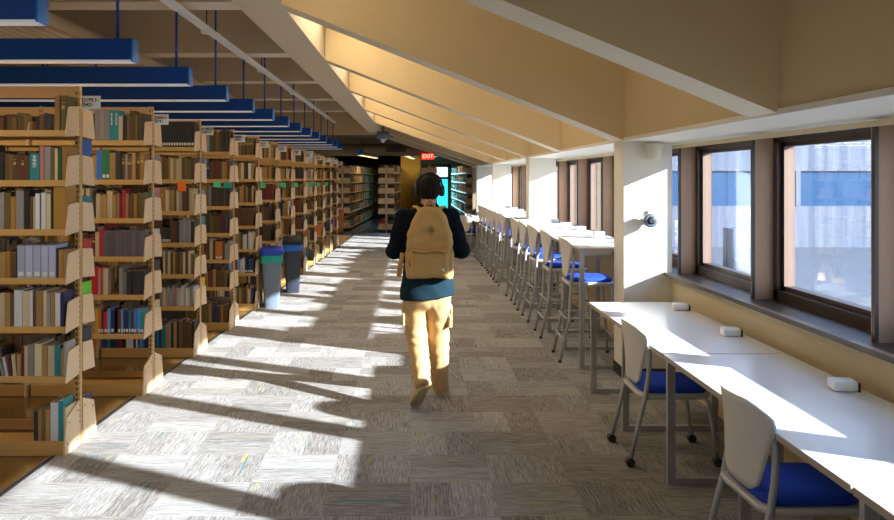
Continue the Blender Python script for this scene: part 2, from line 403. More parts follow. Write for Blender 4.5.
# devices on the near pillar
e = thing('wall_sensor', 'round grey wall device on the white pillar', 'sensor', (2.045, 6.93, 1.387))
b = MB(); rings = []
for (y, r) in ((0, .03), (-.05, .03), (-.055, .058), (-.115, .06), (-.125, .045)): rings.append([(r*math.cos(a), y, r*math.sin(a)) for a in [2*math.pi*k/20 for k in range(20)]])
b.loft(rings); b.build('housing', M_grey, e)
b = MB(); b.loft([[(r*math.cos(a), y, r*math.sin(a)) for a in [2*math.pi*k/16 for k in range(16)]] for (y, r) in ((-.124, .036), (-.14, .02))]); b.build('lens', M_black, e)
b = MB(); b.bbox(.0, .055, -.02, 0, .03, .085, .005); b.build('bracket', M_pillar, e)
e = thing('wall_sconce', 'cream cone shaped sconce high on the white pillar', 'sconce', (2.08, 6.93, 1.90))
b = MB(); b.loft([[(r*math.cos(a), -.09+r*.9*math.sin(a), z) for a in [2*math.pi*k/20 for k in range(20)]] for (z, r) in ((0, .035), (.01, .05), (.06, .058), (.12, .075), (.15, .078))]); b.build('shade', M_concw, e)
b = MB(); b.box(-.03, .03, -.03, 0, .03, .12); b.build('mount', M_concw, e)

# conduit strut, duct, grille, far devices
e = thing('ceiling_strut', 'long galvanised strut hanging above the bookcase ends', 'strut', (-1.98, 0, 3.17))
b = MB(); b.box(-.03, .03, 1, 20.8, 0, .045); b.build('channel', M_galv, e)
for y in (3, 5.7, 7.75, 10.6, 13.4, 16.2, 19):
    b = MB(); b.tube([(0, y, .04), (0, y, 1.12)], .006, n=6); b.build('hanger_rod', M_bronze, e)
    b = MB(); b.bbox(-.05, .05, y-.05, y+.05, -.02, .02, .01); b.build('clamp', M_galv, e)
e = thing('air_duct', 'rectangular tan air duct above the blue lamps', 'duct', (-3.8, 0, 3.15))
b = MB(); b.bbox(-.5, .5, 1, 20.8, 0, .12, .02); b.build('duct_body', M_duct, e)
b = MB()
for k in range(8): b.box(-.42+k*.11, -.37+k*.11, 7.4, 8.1, -.012, 0)
b.build('grille', M_concw, e)
for y in (4, 8.7, 11.5, 14.2): 
    b = MB(); b.box(-.51, .51, y, y+.04, -.01, .125); b.build('duct_collar', M_duct, e)
e = thing('round_duct', 'fat olive brown round duct crossing the far ceiling', 'duct', (0, 24.5, 2.62))
b = MB(); b.tube([(-11.5, 0, 0), (2.4, 0, 0)], .19, n=20); b.build('duct_body', M_ductd, e)
for x in (-6, -3, 0): b = MB(); b.tube([(x, 0, 0), (x+.05, 0, 0)], .205, n=20); b.build('duct_collar', M_ductd, e)
b = MB(); b.box(-.75, -.15, -.24, -.15, -.08, .06); b.build('grille', M_black, e)
e = thing('projector', 'grey boxy device hanging from the end of the long beam', 'projector', (-.72, 20.6, 2.72))
b = MB(); b.bbox(-.16, .16, -.15, .15, .04, .22, .03); b.build('casing', M_grey, e)
b = MB(); b.tube([(0, 0, .2), (0, 0, .46)], .02); b.build('mount_pole', M_grey, e)
b = MB(); b.loft([[(r*math.cos(a), r*math.sin(a), z) for a in [2*math.pi*k/16 for k in range(16)]] for (z, r) in ((.045, .11), (-.06, .03))]); b.build('lens_cone', M_wbox, e)
e = thing('exit_sign', 'red illuminated EXIT sign hanging over the far aisle', 'sign', (.50, 24.0, 2.30))
b = MB(); b.bbox(-.19, .19, -.03, .03, 0, .19, .01); b.build('sign_box', M_exit, e)
b = MB(); b.tube([(0, 0, .18), (0, 0, .65)], .012); b.build('mount_pole', M_grey, e)
def lettering(txt, parent, loc, size, mat, ext=.001, bold=.004):
    c = bpy.data.curves.new('lettering', 'FONT'); c.body = txt; c.size = size; c.extrude = ext; c.offset = bold*size*4
    c.space_line = .95
    o = bpy.data.objects.new('lettering', c); COL.objects.link(o); o.parent = parent; o.location = loc; o.rotation_euler = (math.radians(90), 0, 0)
    c.materials.append(mat)
    bpy.context.view_layer.update(); me = bpy.data.meshes.new_from_object(o.evaluated_get(bpy.context.evaluated_depsgraph_get()))
    bpy.data.objects.remove(o); m = bpy.data.objects.new('lettering', me); COL.objects.link(m); m.parent = parent; m.location = loc; m.rotation_euler = (math.radians(90), 0, 0)
    return m
lettering('EXIT', e, (-.16, -.034, .045), .16, M_exitl)

# far rotated lamps
for (x, y, dx, dy, lab) in ((-1.55, 23.6, .36, 4.0, 'blue ended linear lamp slanting over the receding far shelves'), (-.17, 24.5, .25, 4.0, 'short blue ended lamp hanging before the mustard wall'), (.75, 24.8, -.05, 3.0, 'teal and white lamp hanging beside the exit sign')):
    e = thing('linear_lamp', lab, 'lamp', (x, y, 2.42), 0, 'linear lamps of the far room')
    Mx = Matrix.Rotation(-math.atan2(dx, dy), 4, 'Z')
    b = MB(); b.box(-.065, .065, .02, dy, .02, .13, M=Mx); b.build('housing', M_blue, e)
    b = MB(); b.box(-.07, .07, 0, .03, .0, .135, M=Mx); b.build('end_cap', M_bluecap, e)
    b = MB(); b.box(-.055, .055, .03, dy-.02, .0, .022, M=Mx); b.build('diffuser', M_warmdiff if x < .5 else M_diff, e)
    b = MB(); b.tube([Mx @ Vector((0, .5, .1)), Mx @ Vector((0, .5, .53))], .01, n=6); b.build('stem', M_blue, e)

# blue linear pendants over the stacks
for k in range(14):
    y = 4.10+1.375*k
    e = thing('pendant_lamp', 'royal blue linear pendant lamp, %s along the row over the stacks' % ORD[k], 'lamp', (-1.883, y, 2.54), 0, 'blue pendant lamps over the stacks')
    L = 4.6 if k > 1 else 3.2
    b = MB(); b.box(-L, -.012, -.06, .06, .012, .155); b.build('housing', M_blue, e)
    b = MB(); b.bbox(-.014, 0, -.062, .062, .0, .157, .004); b.build('end_cap', M_bluecap, e)
    b = MB(); b.box(-L+.02, -.015, -.055, .055, .0, .014); b.build('diffuser', M_diff, e)
    for sx in (-.125, -1.9, -3.1):
        b = MB(); b.tube([(sx, 0, .15), (sx, 0, 1.75 if k % 2 else .66)], .011, n=6); b.build('stem', M_blue, e)
    if k % 1 == 0:
        for q, yy in ((0, 0),):
            li = bpy.data.lights.new('pendant_light', 'AREA'); li.shape = 'RECTANGLE'; li.size = L-.3; li.size_y = .1
            li.energy = 14; li.color = (1, .82, .58)
            lo = bpy.data.objects.new('pendant_light', li); COL.objects.link(lo); lo.parent = e; lo.location = (-L/2, 0, -.006)
# coffer lamps between the ribs, high on the long beam
for i in range(2, 7):
    y0 = RY[i]+.6; y1 = RY[i+1]-.25; x = beamR(y0)[0]+.17
    e = thing('coffer_lamp', 'warm tube lamp tucked high in the %s ceiling coffer' % ORD[i-1], 'lamp', (x, y0, 3.78), 0, 'warm lamps inside the ceiling coffers')
    b = MB(); b.box(-.04, .04, 0, y1-y0, .03, .07); b.build('tray', M_concw, e)
    b = MB(); b.tube([(0, .03, .0), (0, y1-y0-.03, .0)], .022, n=8); b.build('lamp_tube', M_tube, e)
    b = MB(); b.tube([(0, .3, .05), (0, .3, .53)], .008, n=6); b.build('stem', M_concw, e)
    li = bpy.data.lights.new('coffer_light', 'AREA'); li.shape = 'RECTANGLE'; li.size = .1; li.size_y = (y1-y0)*.8; li.energy = (0, 0, 7, 22, 22, 22, 22, 22, 22)[i]; li.color = (1, .84, .60)
    lo = bpy.data.objects.new('coffer_light', li); COL.objects.link(lo); lo.parent = e; lo.location = (.06, (y1-y0)/2, -.03); lo.rotation_euler = (0, math.radians(-35), 0)

# ------------------------------------------------------------------ bookcases
LEV = [2.055, 1.739, 1.428, 1.119, .811, .496, .09]
NR = 12; BW = .914
RX = lambda k: -2.18+.034*k-.0006*k*k
RYC = lambda k: 5.28+1.38*k
NS = [2, 2, 3, 3, 4, 4, 5, 5, 5, 5, 5, 5]
def bracket_mesh(sgn):
    b = MB(); b.poly_x([(sgn*.028, -.022), (sgn*.232, -.038), (sgn*.228, -.015), (sgn*.195, .150), (sgn*.175, .158), (sgn*.028, .170)], -.004, .003)
    for (y, z) in ((.05, -.005), (.20, -.02), (.05, .14), (.175, .13)): b.box(.003, .005, sgn*y-.004, sgn*y+.004, z-.004, z+.004)
    return b.mesh('end_bracket', M_brack)
def foot_mesh(sgn):
    b = MB(); b.poly_x([(sgn*.028, 0), (sgn*.255, 0), (sgn*.25, .08), (sgn*.215, .235), (sgn*.028, .30)], -.006, .004)
    for (y, z) in ((.06, .05), (.21, .07), (.06, .24), (.19, .2)): b.box(.004, .006, sgn*y-.004, sgn*y+.004, z-.005, z+.005, M_slot)
    b.mats = [M_brack, M_slot]; b.mi = [1 if i >= 7 else 0 for i in range(len(b.f))]
    return b.mesh('base_end_panel')
def shelf_mesh(sgn, base=False):
    b = MB(); d = .215 if not base else .235
    b.box(-BW+.012, -.012, min(sgn*.03, sgn*d), max(sgn*.03, sgn*d), -.012, 0)
    y = sgn*d; h = .036 if not base else .085
    b.box(-BW+.01, -.01, y-.006, y+.006, -h, .004)
    return b.mesh('shelf', M_shelf)
brM = {s: bracket_mesh(s) for s in (-1, 1)}; ftM = {s: foot_mesh(s) for s in (-1, 1)}
shM = {(s, t): shelf_mesh(s, t) for s in (-1, 1) for t in (False, True)}
def upright_mesh(H, slots):
    b = MB(); b.box(-.03, 0, -.022, .022, 0, H, M_shelf)
    if slots:
        n = int(H/.036)
        for i in range(4, n):
            z = i*.036
            b.box(-.0225, -.0125, -.0228, -.0218, z, z+.018, M_slot)
            b.box(-.0005, .0008, -.018, -.011, z, z+.018, M_slot)
    return b.mesh('upright', M_shelf)
def put(me, name, parent, loc):
    o = bpy.data.objects.new(name, me); return link(o, parent, loc)
SIGN = [('D199.3-', 'D421'), ('D568.A-', 'D741'), ('D798.23-', 'D802.5'), ('D820-', 'D842')]
NAMES = []
for k in range(NR):
    H = 2.36-.011*k; nm = 'bookcase signed D421' if k == 0 else 'bookcase signed D741' if k == 1 else 'bookcase signed D802.5' if k == 2 else 'bookcase signed D842' if k == 3 else '%s bookcase along the aisle' % ORD[k]
    NAMES.append(nm)
    rt = thing('bookcase', 'tan steel double-sided %s' % (nm if k < 4 else nm), 'bookcase', (RX(k), RYC(k), -.006), 0, 'library bookcases along the aisle')
    um = upright_mesh(H, k < 5)
    for i in range(NS[k]+1): put(um, 'upright', rt, (-i*BW, 0, 0))
    rail = MB(); rail.box(-BW, -.03, -.014, .014, H-.075, H-.004); rail = rail.mesh('top_rail', M_shelf)
    for i in range(NS[k]):
        put(rail, 'top_rail', rt, (-i*BW, 0, 0))
        for li, z in enumerate(LEV):
            for s in (-1, 1): put(shM[(s, li == 6)], 'shelf' if li < 6 else 'base_shelf', rt, (-i*BW, 0, z))
    for i in range(2 if k < 6 else 1):
        for s in (-1, 1):
            for z in LEV[:6]: put(brM[s], 'end_bracket', rt, (-i*BW-(.03 if i else 0), 0, z))
            put(ftM[s], 'base_end_panel', rt, (-i*BW-(.03 if i else 0), 0, 0))
    # flag sign
    sw = .125 if k < 1 else .12
    b = MB(); b.bbox(.014, sw+.015, -.024, -.018, H-.152, H-.064, .003); sg = b.build('sign_plate', M_paper, rt)
    if k < 4:
        t = lettering(SIGN[k][0]+'\n'+SIGN[k][1], sg, (.019, -.0255, H-.102), .0325, M_ink, .0004, .005)
    else:
        t = lettering('D%d-\nD%d' % (842+k*7, 848+k*7), sg, (.022, -.0255, H-.102), .032, M_ink, .0004, .004)

# books ---------------------------------------------------------------
PAL = {'brown': (.115, .052, .018), 'tan': (.42, .245, .085), 'ochre': (.42, .21, .035), 'olive': (.15, .105, .025), 'cream': (.64, .52, .33), 'grey': (.30, .28, .27),
       'charcoal': (.035, .033, .035), 'black': (.012, .012, .014), 'white': (.70, .70, .74), 'pale blue': (.42, .47, .66), 'navy': (.015, .025, .12), 'teal': (.01, .25, .29),
       'green': (.02, .20, .07), 'lime green': (.18, .62, .04), 'red': (.55, .02, .025), 'maroon': (.16, .018, .02), 'orange': (.70, .20, .04), 'yellow': (.62, .40, .03),
       'blue': (.03, .16, .55), 'pink': (.55, .22, .22), 'purple grey': (.13, .105, .125), 'golden': (.55, .36, .05), 'dark green': (.01, .09, .05), 'light blue': (.12, .35, .65)}
OLD = ['brown']*5+['tan']*3+['olive']*3+['ochre']*2+['maroon', 'cream', 'charcoal', 'grey', 'brown']
MIX = ['brown', 'tan', 'cream', 'cream', 'grey', 'navy', 'tan', 'olive', 'white', 'charcoal', 'ochre']
LIB = ['blue', 'red', 'white', 'teal', 'navy', 'black', 'orange', 'light blue', 'maroon']
DARK = ['black', 'charcoal', 'brown', 'brown', 'olive']
def c4(n, j=.0):
    f = 1+random.uniform(-j, j); return tuple(min(1, c*f) for c in PAL[n])+(1,)
def add_book(b, x, wd, h, d, y0, z, col, s=-1, lean=0, label=False, pagesout=False):
    """x = aisle-side edge, the book extends toward -x; spine faces s*Y"""
    c = c4(col, .18); pg = (.50, .42, .30, 1)
    M = Matrix.Translation((x, 0, z)) @ Matrix.Rotation(lean, 4, 'Y')
    ya, yb = (y0, y0+d) if s < 0 else (y0-d, y0)
    cv = min(.0028, wd*.14)
    sp = c if not pagesout else pg
    b.box(-wd, 0, ya+(.0 if s < 0 else .003), yb-(.003 if s < 0 else 0), 0.0005, h, M=M, cols=[c, pg, sp if s < 0 else pg, c, pg if s < 0 else sp, c])
    # boards stand slightly proud of the page block
    if wd > .018:
        b.box(-wd-.0004, -wd+cv, ya+.004, yb, 0, h+.004, M=M, cols=[c]*6)
        b.box(-cv, .0004, ya+.004, yb, 0, h+.004, M=M, cols=[c]*6)
    ys = y0+(-.0006 if s < 0 else .0006)
    if label == 1:
        w_ = (.80, .78, .72, 1); a, e_ = min(ys, y0), max(ys, y0)
        b.box(-wd*.85, -wd*.15, a, e_, h*.08, h*.08+.026, M=M, cols=[w_]*6)
    elif label == 2:   # gilt bands and title block
        g = (.55, .38, .12, 1); a, e_ = min(ys, y0), max(ys, y0)
        b.box(-wd*.95, -wd*.05, a, e_, h*.80, h*.815, M=M, cols=[g]*6); b.box(-wd*.8, -wd*.2, a, e_, h*.62, h*.72, M=M, cols=[g]*6)
    elif label == 3:   # white brush-like characters down the spine
        w_ = (.80, .84, .84, 1); a, e_ = min(ys, y0), max(ys, y0)
        for zc in (.86, .72, .58):
            b.box(-wd*.72, -wd*.28, a, e_, h*zc, h*zc+.006, M=M, cols=[w_]*6); b.box(-wd*.56, -wd*.44, a, e_, h*zc-.014, h*zc+.016, M=M, cols=[w_]*6); b.box(-wd*.75, -wd*.3, a, e_, h*zc-.014, h*zc-.010, M=M, cols=[w_]*6)
COUNT = [0]
def single(k, li, n, x, wd, h, d, y0, z, col, s=-1, lean=0, label=False, side='', pagesout=False):
    if COUNT[0] >= 298: return False
    COUNT[0] += 1
    b = MB(); add_book(b, 0, wd, h, d, y0, 0, col, s, lean, label, pagesout)
    o = b.build('book', M_book, None, (RX(k)+x, RYC(k), z-.006+.0005))
    sh = ['top', 'second', 'third', 'fourth', 'fifth', 'sixth', 'bottom'][li]
    size = 'thick' if wd > .045 else 'tall' if h > .245 else 'slim' if wd < .020 else 'small' if h < .19 else ''
    if side: lab = '%s %s book at the aisle end, rear side, %s shelf, %s' % (size, col, sh, NAMES[k])
    else: lab = '%s %s book, %s from the aisle end, %s shelf, %s' % (size, col, ORD[n], sh, NAMES[k])
    lab = ' '.join(lab.split())
    tag(o, lab, 'book', 'books on the %s shelf of the %s' % (sh, NAMES[k])); return True
# shelf 0 (nearest bookcase) : (px0, px1, px height, colour, label, lean) read off the photograph left to right
P0 = .006325
NEAR = {
 0: [(54, 59, 35, 'ochre', 0), (60, 65, 35, 'olive', 2), (66, 72, 36, 'brown', 0)],
 1: [(-6, 3, 29, 'black', 0), (4, 8, 27, 'brown', 0), (8, 12, 26, 'olive', 0), (12, 16, 26, 'brown', 2), (16, 20, 26, 'brown', 0), (20, 24, 25, 'maroon', 2), (24, 28.5, 25, 'brown', 0), (29, 38.5, 27, 'teal', 3), (39, 43.5, 35, 'pink', 0), (44, 50, 34, 'grey', 0), (50.5, 53.5, 33, 'olive', 0), (54, 57, 32, 'cream', 0), (57, 61, 32, 'dark green', 0), (61.5, 67, 34, 'ochre', 0), (67, 72, 34, 'brown', 0)],
 2: [(-5, 3.5, 37, 'grey', 0), (4, 10, 37, 'olive', 0), (10, 14.5, 33, 'ochre', 0), (15, 23, 39, 'grey', 0), (23.5, 28.5, 39, 'black', 0), (29, 32, 33, 'brown', 0), (32.5, 34, 33, 'cream', 0), (34.5, 39, 36, 'white', 0), (39.5, 40.5, 36, 'charcoal', 0), (40.5, 45, 37, 'white', 0), (45.7, 50, 36, 'cream', 0), (50.4, 52.4, 40, 'black', 0), (52.8, 66, 43, 'ochre', 0)],
 3: [(-3, 5, 26, 'tan', 0), (5.4, 9.5, 27, 'ochre', 0), (10, 15.5, 26, 'brown', 0), (16.5, 24, 33, 'pale blue', 1), (24.6, 32, 33, 'pale blue', 1), (32.6, 40, 33, 'pale blue', 1), (40.6, 47.5, 33, 'pale blue', 1), (48, 55, 33, 'pale blue', 1), (55.4, 57.5, 30, 'navy', 0), (58, 62, 28, 'ochre', 0), (62.5, 67, 28, 'tan', 0), (67.4, 72, 27, 'olive', 0)],
 4: [(-2, 4, 34, 'cream', 0), (4.4, 9.4, 34, 'tan', 0), (9.8, 13, 32, 'olive', 0), (13.4, 21.5, 37, 'white', 0), (22, 28.5, 36, 'cream', 0), (28.9, 32, 36, 'white', 0), (32.3, 34.8, 31, 'brown', 0), (35.2, 42.3, 36, 'tan', 0), (42.7, 46, 36, 'cream', 0), (46.3, 49.5, 34, 'grey', 0), (50, 54, 35, 'tan', 0), (54.5, 59.5, 34, 'white', 0), (60, 63.2, 34, 'navy', 0), (63.5, 67.5, 35, 'tan', 0), (67.8, 72, 35, 'brown', 0)],
 5: [(1.5, 4, 20, 'grey', 0, -.25), (5, 8, 20, 'white', 0, -.2), (9, 12, 21, 'maroon', 0, -.15), (12.5, 16, 22, 'cream', 0, -.1), (16.5, 20, 22, 'tan', 0), (20.4, 23.2, 30, 'maroon', 0), (23.6, 27, 31, 'cream', 0), (27.4, 33, 32, 'grey', 0), (33.8, 41, 33, 'cream', 0), (41.5, 46.5, 31, 'tan', 0), (47, 53.8, 31, 'cream', 0), (54.2, 59.5, 31, 'teal', 0), (60, 62.3, 28, 'tan', 0), (62.6, 72, 34, 'grey', 0)],
 6: [(33, 37, 30, 'charcoal', 0), (37.3, 41, 31, 'tan', 0), (41.3, 44.5, 31, 'olive', 0), (44.8, 49, 31, 'tan', 0), (49.8, 57.5, 38, 'white', 0), (57.8, 62.5, 40, 'teal', 0), (62.8, 66, 33, 'cream', 0), (66.3, 69, 33, 'tan', 0), (69.3, 73, 35, 'red', 0)],
}
used = {}
# rear-side end books with broad covers showing past the upright: (shelf, colour, height, k)
REAR = {0: [(0, 'blue', .20), (1, 'blue', .27), (2, 'teal', .20), (3, 'red', .22), (4, 'lime green', .24), (5, 'charcoal', .25), (6, 'navy', .20)],
        1: [(0, 'black', .22), (1, 'grey', .21), (2, 'pink', .24), (3, 'white', .2), (4, 'charcoal', .24), (5, 'cream', .22)],
        2: [(0, 'brown', .2), (1, 'blue', .22), (2, 'light blue', .2), (3, 'teal', .24), (5, 'yellow', .24)],
        3: [(1, 'teal', .2), (2, 'green', .2)]}
for k in REAR:
    for (li, col, h) in REAR[k]:
        single(k, li, 0, -.010, .03, h, .17, .205, LEV[li], col, 1, 0, 0, 'rear')
        used[(k, li, 1)] = -.044
for li in NEAR:
    row = NEAR[li]; n = len(row)
    for q, r in enumerate(row):
        x1 = (r[1]-411)*P0-RX(0); wd = (r[1]-r[0])*P0-.0008
        xe = x1; lean = r[5] if len(r) > 5 else 0
        if xe > -.007:
            xe = -.007; wd = (xe+RX(0))-(r[0]-411)*P0-.001
            if wd < .012: continue
        single(0, li, n-1-q, xe, wd, r[2]*P0, .165+random.uniform(-.02, .02), -.212, LEV[li], r[3], -1, lean, 3 if r[4] == 3 else r[4])
    used[(0, li, -1)] = (row[0][0]-411)*P0-RX(0)-.006
# second..fourth bookcases : runs of one kind, (colour list, width, height, label, count)
RUN = {
 1: {0: [(DARK, .026, .225, 0, 6), (['cream'], .03, .20, 0, 1), (['teal'], .036, .245, 3, 2), (['grey'], .038, .25, 0, 3)],
     1: [(OLD, .026, .21, 2, 6), (['charcoal'], .02, .23, 0, 2), (['tan'], .045, .22, 0, 1), (['green'], .03, .24, 1, 2), (['blue'], .045, .24, 0, 1)],
     2: [(OLD, .023, .205, 0, 6), (['red'], .022, .23, 0, 1), (['maroon'], .022, .2, 0, 1), (['tan', 'cream', 'olive'], .024, .21, 0, 6), (['cream'], .03, .2, 0, 1)],
     3: [(['purple grey'], .0315, .21, 0, 10), (['red'], .03, .22, 0, 1), (['cream'], .03, .2, 0, 1)],
     4: [(['charcoal', 'grey', 'purple grey'], .032, .205, 0, 6), (['gap'], .09, 0, 0, 1), (['cream'], .035, .21, 0, 1), (['orange', 'red', 'pink', 'red'], .022, .22, 0, 5)],
     5: [(LIB, .021, .20, 1, 9), (['gap'], .03, 0, 0, 1), (LIB, .022, .19, 1, 5), (['yellow'], .02, .2, 0, 1)],
     6: [(['gap'], .5, 0, 0, 1)]},
 2: {0: [(['black'], .024, .25, 1, 13)], 1: [(['tan', 'brown', 'cream', 'olive', 'ochre'], .026, .22, 0, 12)], 2: [(OLD, .024, .22, 0, 5), (['grey'], .03, .23, 0, 1), (['cream', 'tan', 'olive'], .024, .22, 0, 6)],
     3: [(['grey', 'charcoal', 'white', 'brown'], .024, .23, 0, 8), (['charcoal'], .02, .15, 1, 4)], 4: [(['cream', 'tan', 'olive', 'brown', 'cream'], .024, .215, 0, 12)],
     5: [(['white', 'cream', 'pink', 'grey'], .021, .19, 0, 15)], 6: [(['black', 'olive', 'tan', 'grey', 'brown'], .026, .25, 0, 10)]},
 3: {0: [(DARK, .024, .24, 0, 8), (['green'], .02, .22, 0, 1)], 1: [(OLD, .023, .21, 0, 9)], 2: [(['ochre', 'brown', 'charcoal'], .022, .21, 0, 9)], 3: [(['olive', 'brown', 'charcoal', 'maroon'], .024, .21, 0, 8)],
     4: [(['grey', 'brown'], .025, .2, 0, 3), (['orange'], .038, .21, 1, 4)], 5: [(['green', 'dark green'], .026, .2, 0, 8)], 6: [(['brown', 'olive', 'brown'], .028, .21, 0, 6), (['green'], .03, .2, 0, 3)]}}
lim = {1: -.46, 2: -.36, 3: -.28}
for k in (1, 2, 3):
    for li, runs in RUN[k].items():
        x = -.010; n = 0
        for (cols, wd, h, lb, cnt) in runs:
            for q in range(cnt):
                if cols == ['gap']: x -= wd; continue
                if x-wd < lim[k]: break
                uni = len(cols) == 1
                w_ = wd*(1 if uni else random.uniform(.75, 1.3)); hh = h*(1 if uni else random.uniform(.9, 1.08)); cc = random.choice(cols)
                ok = single(k, li, n, x, w_, hh, .16+random.uniform(-.02, .02), -.212+(0 if uni else random.uniform(0, .02)), LEV[li], cc, -1, 0, lb)
                if not ok: break
                n += 1; x -= w_+.0012
        used[(k, li, -1)] = x
print('individual books', COUNT[0])
# the rest: one object
B = MB()
for k in range(NR):
    for s in (-1, 1):
        for li, z in enumerate(LEV):
            x = used.get((k, li, s), -.012)+0.0; end = -BW*NS[k]+.04
            if (k == 1 and li == 6) or (k == 0 and li == 6 and s == -1) or (k == 0 and li == 0 and s == -1): x = -BW-.1
            if k == 1 and li == 6 and s == 1: x = -1.2
            if k == 0 and s == 1 and li in (0, 6): x = -1.3
            style = random.choice([OLD, OLD, OLD, MIX, DARK] if li < 5 else [OLD, MIX, LIB]); left = 0
            hs = random.uniform(.20, .245)
            while x > end:
                if left <= 0:
                    left = random.randint(4, 16); one = random.random() < .22; cc = random.choice(style); hs = random.uniform(.19, .25)
                    if li in (0, 1): hs = min(hs, .24)
                    if random.random() < .10: x -= random.uniform(.03, .14)
                    if style is LIB and random.random() < .5: lb = 1
                    else: lb = 2 if random.random() < .2 else 0
                wd = random.uniform(.016, .040); h = hs*(1 if one else random.uniform(.86, 1.05)); left -= 1
                q = (-x) % BW
                if q < .036: x -= .036-q
                if (-x) % BW+wd > BW-.006: x = -(math.floor(-x/BW)+1)*BW-.036; continue
                if x-wd < end: break
                # bookend-like section posts keep clear of the uprights
                d = random.uniform(.135, .175)
                add_book(B, RX(k)+x, wd, h, d, (RYC(k)+s*(.21-random.uniform(0, .015))), z-.006, cc if one else random.choice(style), s, 0, lb if k < 6 else 0)
                x -= wd+.001
o = B.build('shelved_books', M_book); tag(o, 'rows of old brown and tan books filling the bookcases deeper in', 'books', None, 'stuff')
# flat-lying teal book and notes
def note(k, px0, px1, py, h, mat, lab, y=-.222):
    Y = RYC(k)+y; x0 = (px0-411)/800*Y; x1 = (px1-411)/800*Y; z = 1.75-(py-178)/800*Y
    b = MB(); b.hexa([(x0, 0, -h), (x1, 0, -h), (x1, .0008, -h), (x0, .0008, -h), (x0, -.001, 0), (x1, -.001, 0), (x1, .0, 0), (x0, .0, 0)])
    o = b.build('paper_note', mat, None, (0, Y, z)); tag(o, lab, 'note', 'paper notes on shelf edges')
note(2, 177.5, 186, 182, .09, M_nO, 'orange paper note taped to a shelf edge of the bookcase signed D802.5')
note(3, 213.5, 221, 181, .075, M_nG, 'light green note on a shelf edge of the bookcase signed D842')
note(3, 223.6, 231.5, 182, .07, M_nT, 'dark teal note on a shelf edge of the bookcase signed D842')
for (k, a, c_, m) in ((5, 260, 265.5, M_nG), (6, 280, 286, M_nG), (7, 294, 298, M_nG), (8, 309, 314, M_nT), (9, 317, 320, M_nG), (10, 325, 327.5, M_nG)):
    note(k, a, c_, 182.5, .085, m, '%s note on a shelf edge of the %s' % ('light green' if m is M_nG else 'teal', NAMES[k]))
b = MB(); b.box(-.004, .02, -.002, 0, -.04, .04); o = b.build('paper_note', M_nG, None, (RX(1)-.02, RYC(1)-.024, 1.60)); tag(o, 'green tag on the upright of the bookcase signed D741', 'note')

# far ranges ------------------------------------------------------------
def far_range(X0, Y0, X1, Y1, lab, H=2.15):
    """double sided range running along the aisle; (X0,Y0) near end centre, (X1,Y1) far end centre"""
    L = math.hypot(X1-X0, Y1-Y0); rz = math.atan2(Y1-Y0, X1-X0)
    rt = thing('bookcase', lab, 'bookcase', (X0, Y0, 0), rz, 'bookcases of the far room')
    lv = [1.93, 1.60, 1.27, .94, .61, .10]
    B = MB(); P = MB()
    for x in [0, L]:
        b = MB(); b.box(x-.012, x+.012, -.03, .03, 0, H); b.build('upright', M_brack, rt)
    for z in lv:
        for s in (-1, 1):
            b = MB(); b.box(0, L, min(s*.03, s*.25), max(s*.03, s*.25), z-.03, z); b.build('shelf', M_shelf, rt)
            b = MB(); b.poly_x([(s*.04, z-.03), (s*.265, z-.03), (s*.265, z+.02), (s*.25, z+.15), (s*.04, z+.16)], -.02, -.008); b.build('end_bracket', M_brack, rt)
            x = .03
            while x < L-.05:
                wd = random.uniform(.02, .045); h = random.uniform(.19, .26)
                if random.random() < .05: x += random.uniform(.05, .2)
                cc = c4(random.choice(OLD+MIX+['red', 'teal', 'green', 'blue']), .2); y0, y1 = sorted((s*.06, s*random.uniform(.22, .24)))
                B.box(x, x+wd, y0, y1, z, z+h, cols=[cc, (.5, .42, .3, 1), cc, cc, cc, cc]); x += wd+.001
    b = MB(); b.box(0, L, -.01, .01, H-.08, H); b.build('top_rail', M_shelf, rt)
    M = Matrix.Translation((X0, Y0, 0)) @ Matrix.Rotation(rz, 4, 'Z')
    return B, M
fr = [(-2.28, 26.6, -1.86, 38, 'far bookcase receding behind the last aisle bookcase'),
      (-.80, 26.0, -.55, 33, 'far bookcase with stacked pale end brackets before the mustard wall'),
      (.60, 26.4, .72, 33, 'far bookcase behind the head of the walking person'),
      (2.02, 25.6, 2.0, 37, 'far bookcase beside the last white pillar')]
FB = MB()
for f in fr:
    B, M = far_range(*f)
    base = len(FB.v); FB.v += [tuple(M @ Vector(v)) for v in B.v]
    for q, c in zip(B.f, B.c): FB.face([base+i for i in q], None, c)
o = FB.build('far_books', M_book); tag(o, 'rows of books on the dim bookcases of the far room', 'books', None, 'stuff')
e = thing('wooden_bin', 'orange brown wooden cabinet standing by the far bookcase', 'cabinet', (-2.32, 25.6, 0))
b = MB(); b.bbox(-.16, .16, -.2, .2, 0, .72, .01); b.build('body', M_orange, e)
b = MB(); b.bbox(-.17, .17, -.21, .21, .72, .75, .01); b.build('top', M_orange, e)
b = MB(); b.box(-.12, .12, -.206, -.2, .08, .64); b.build('door', M_orange, e)
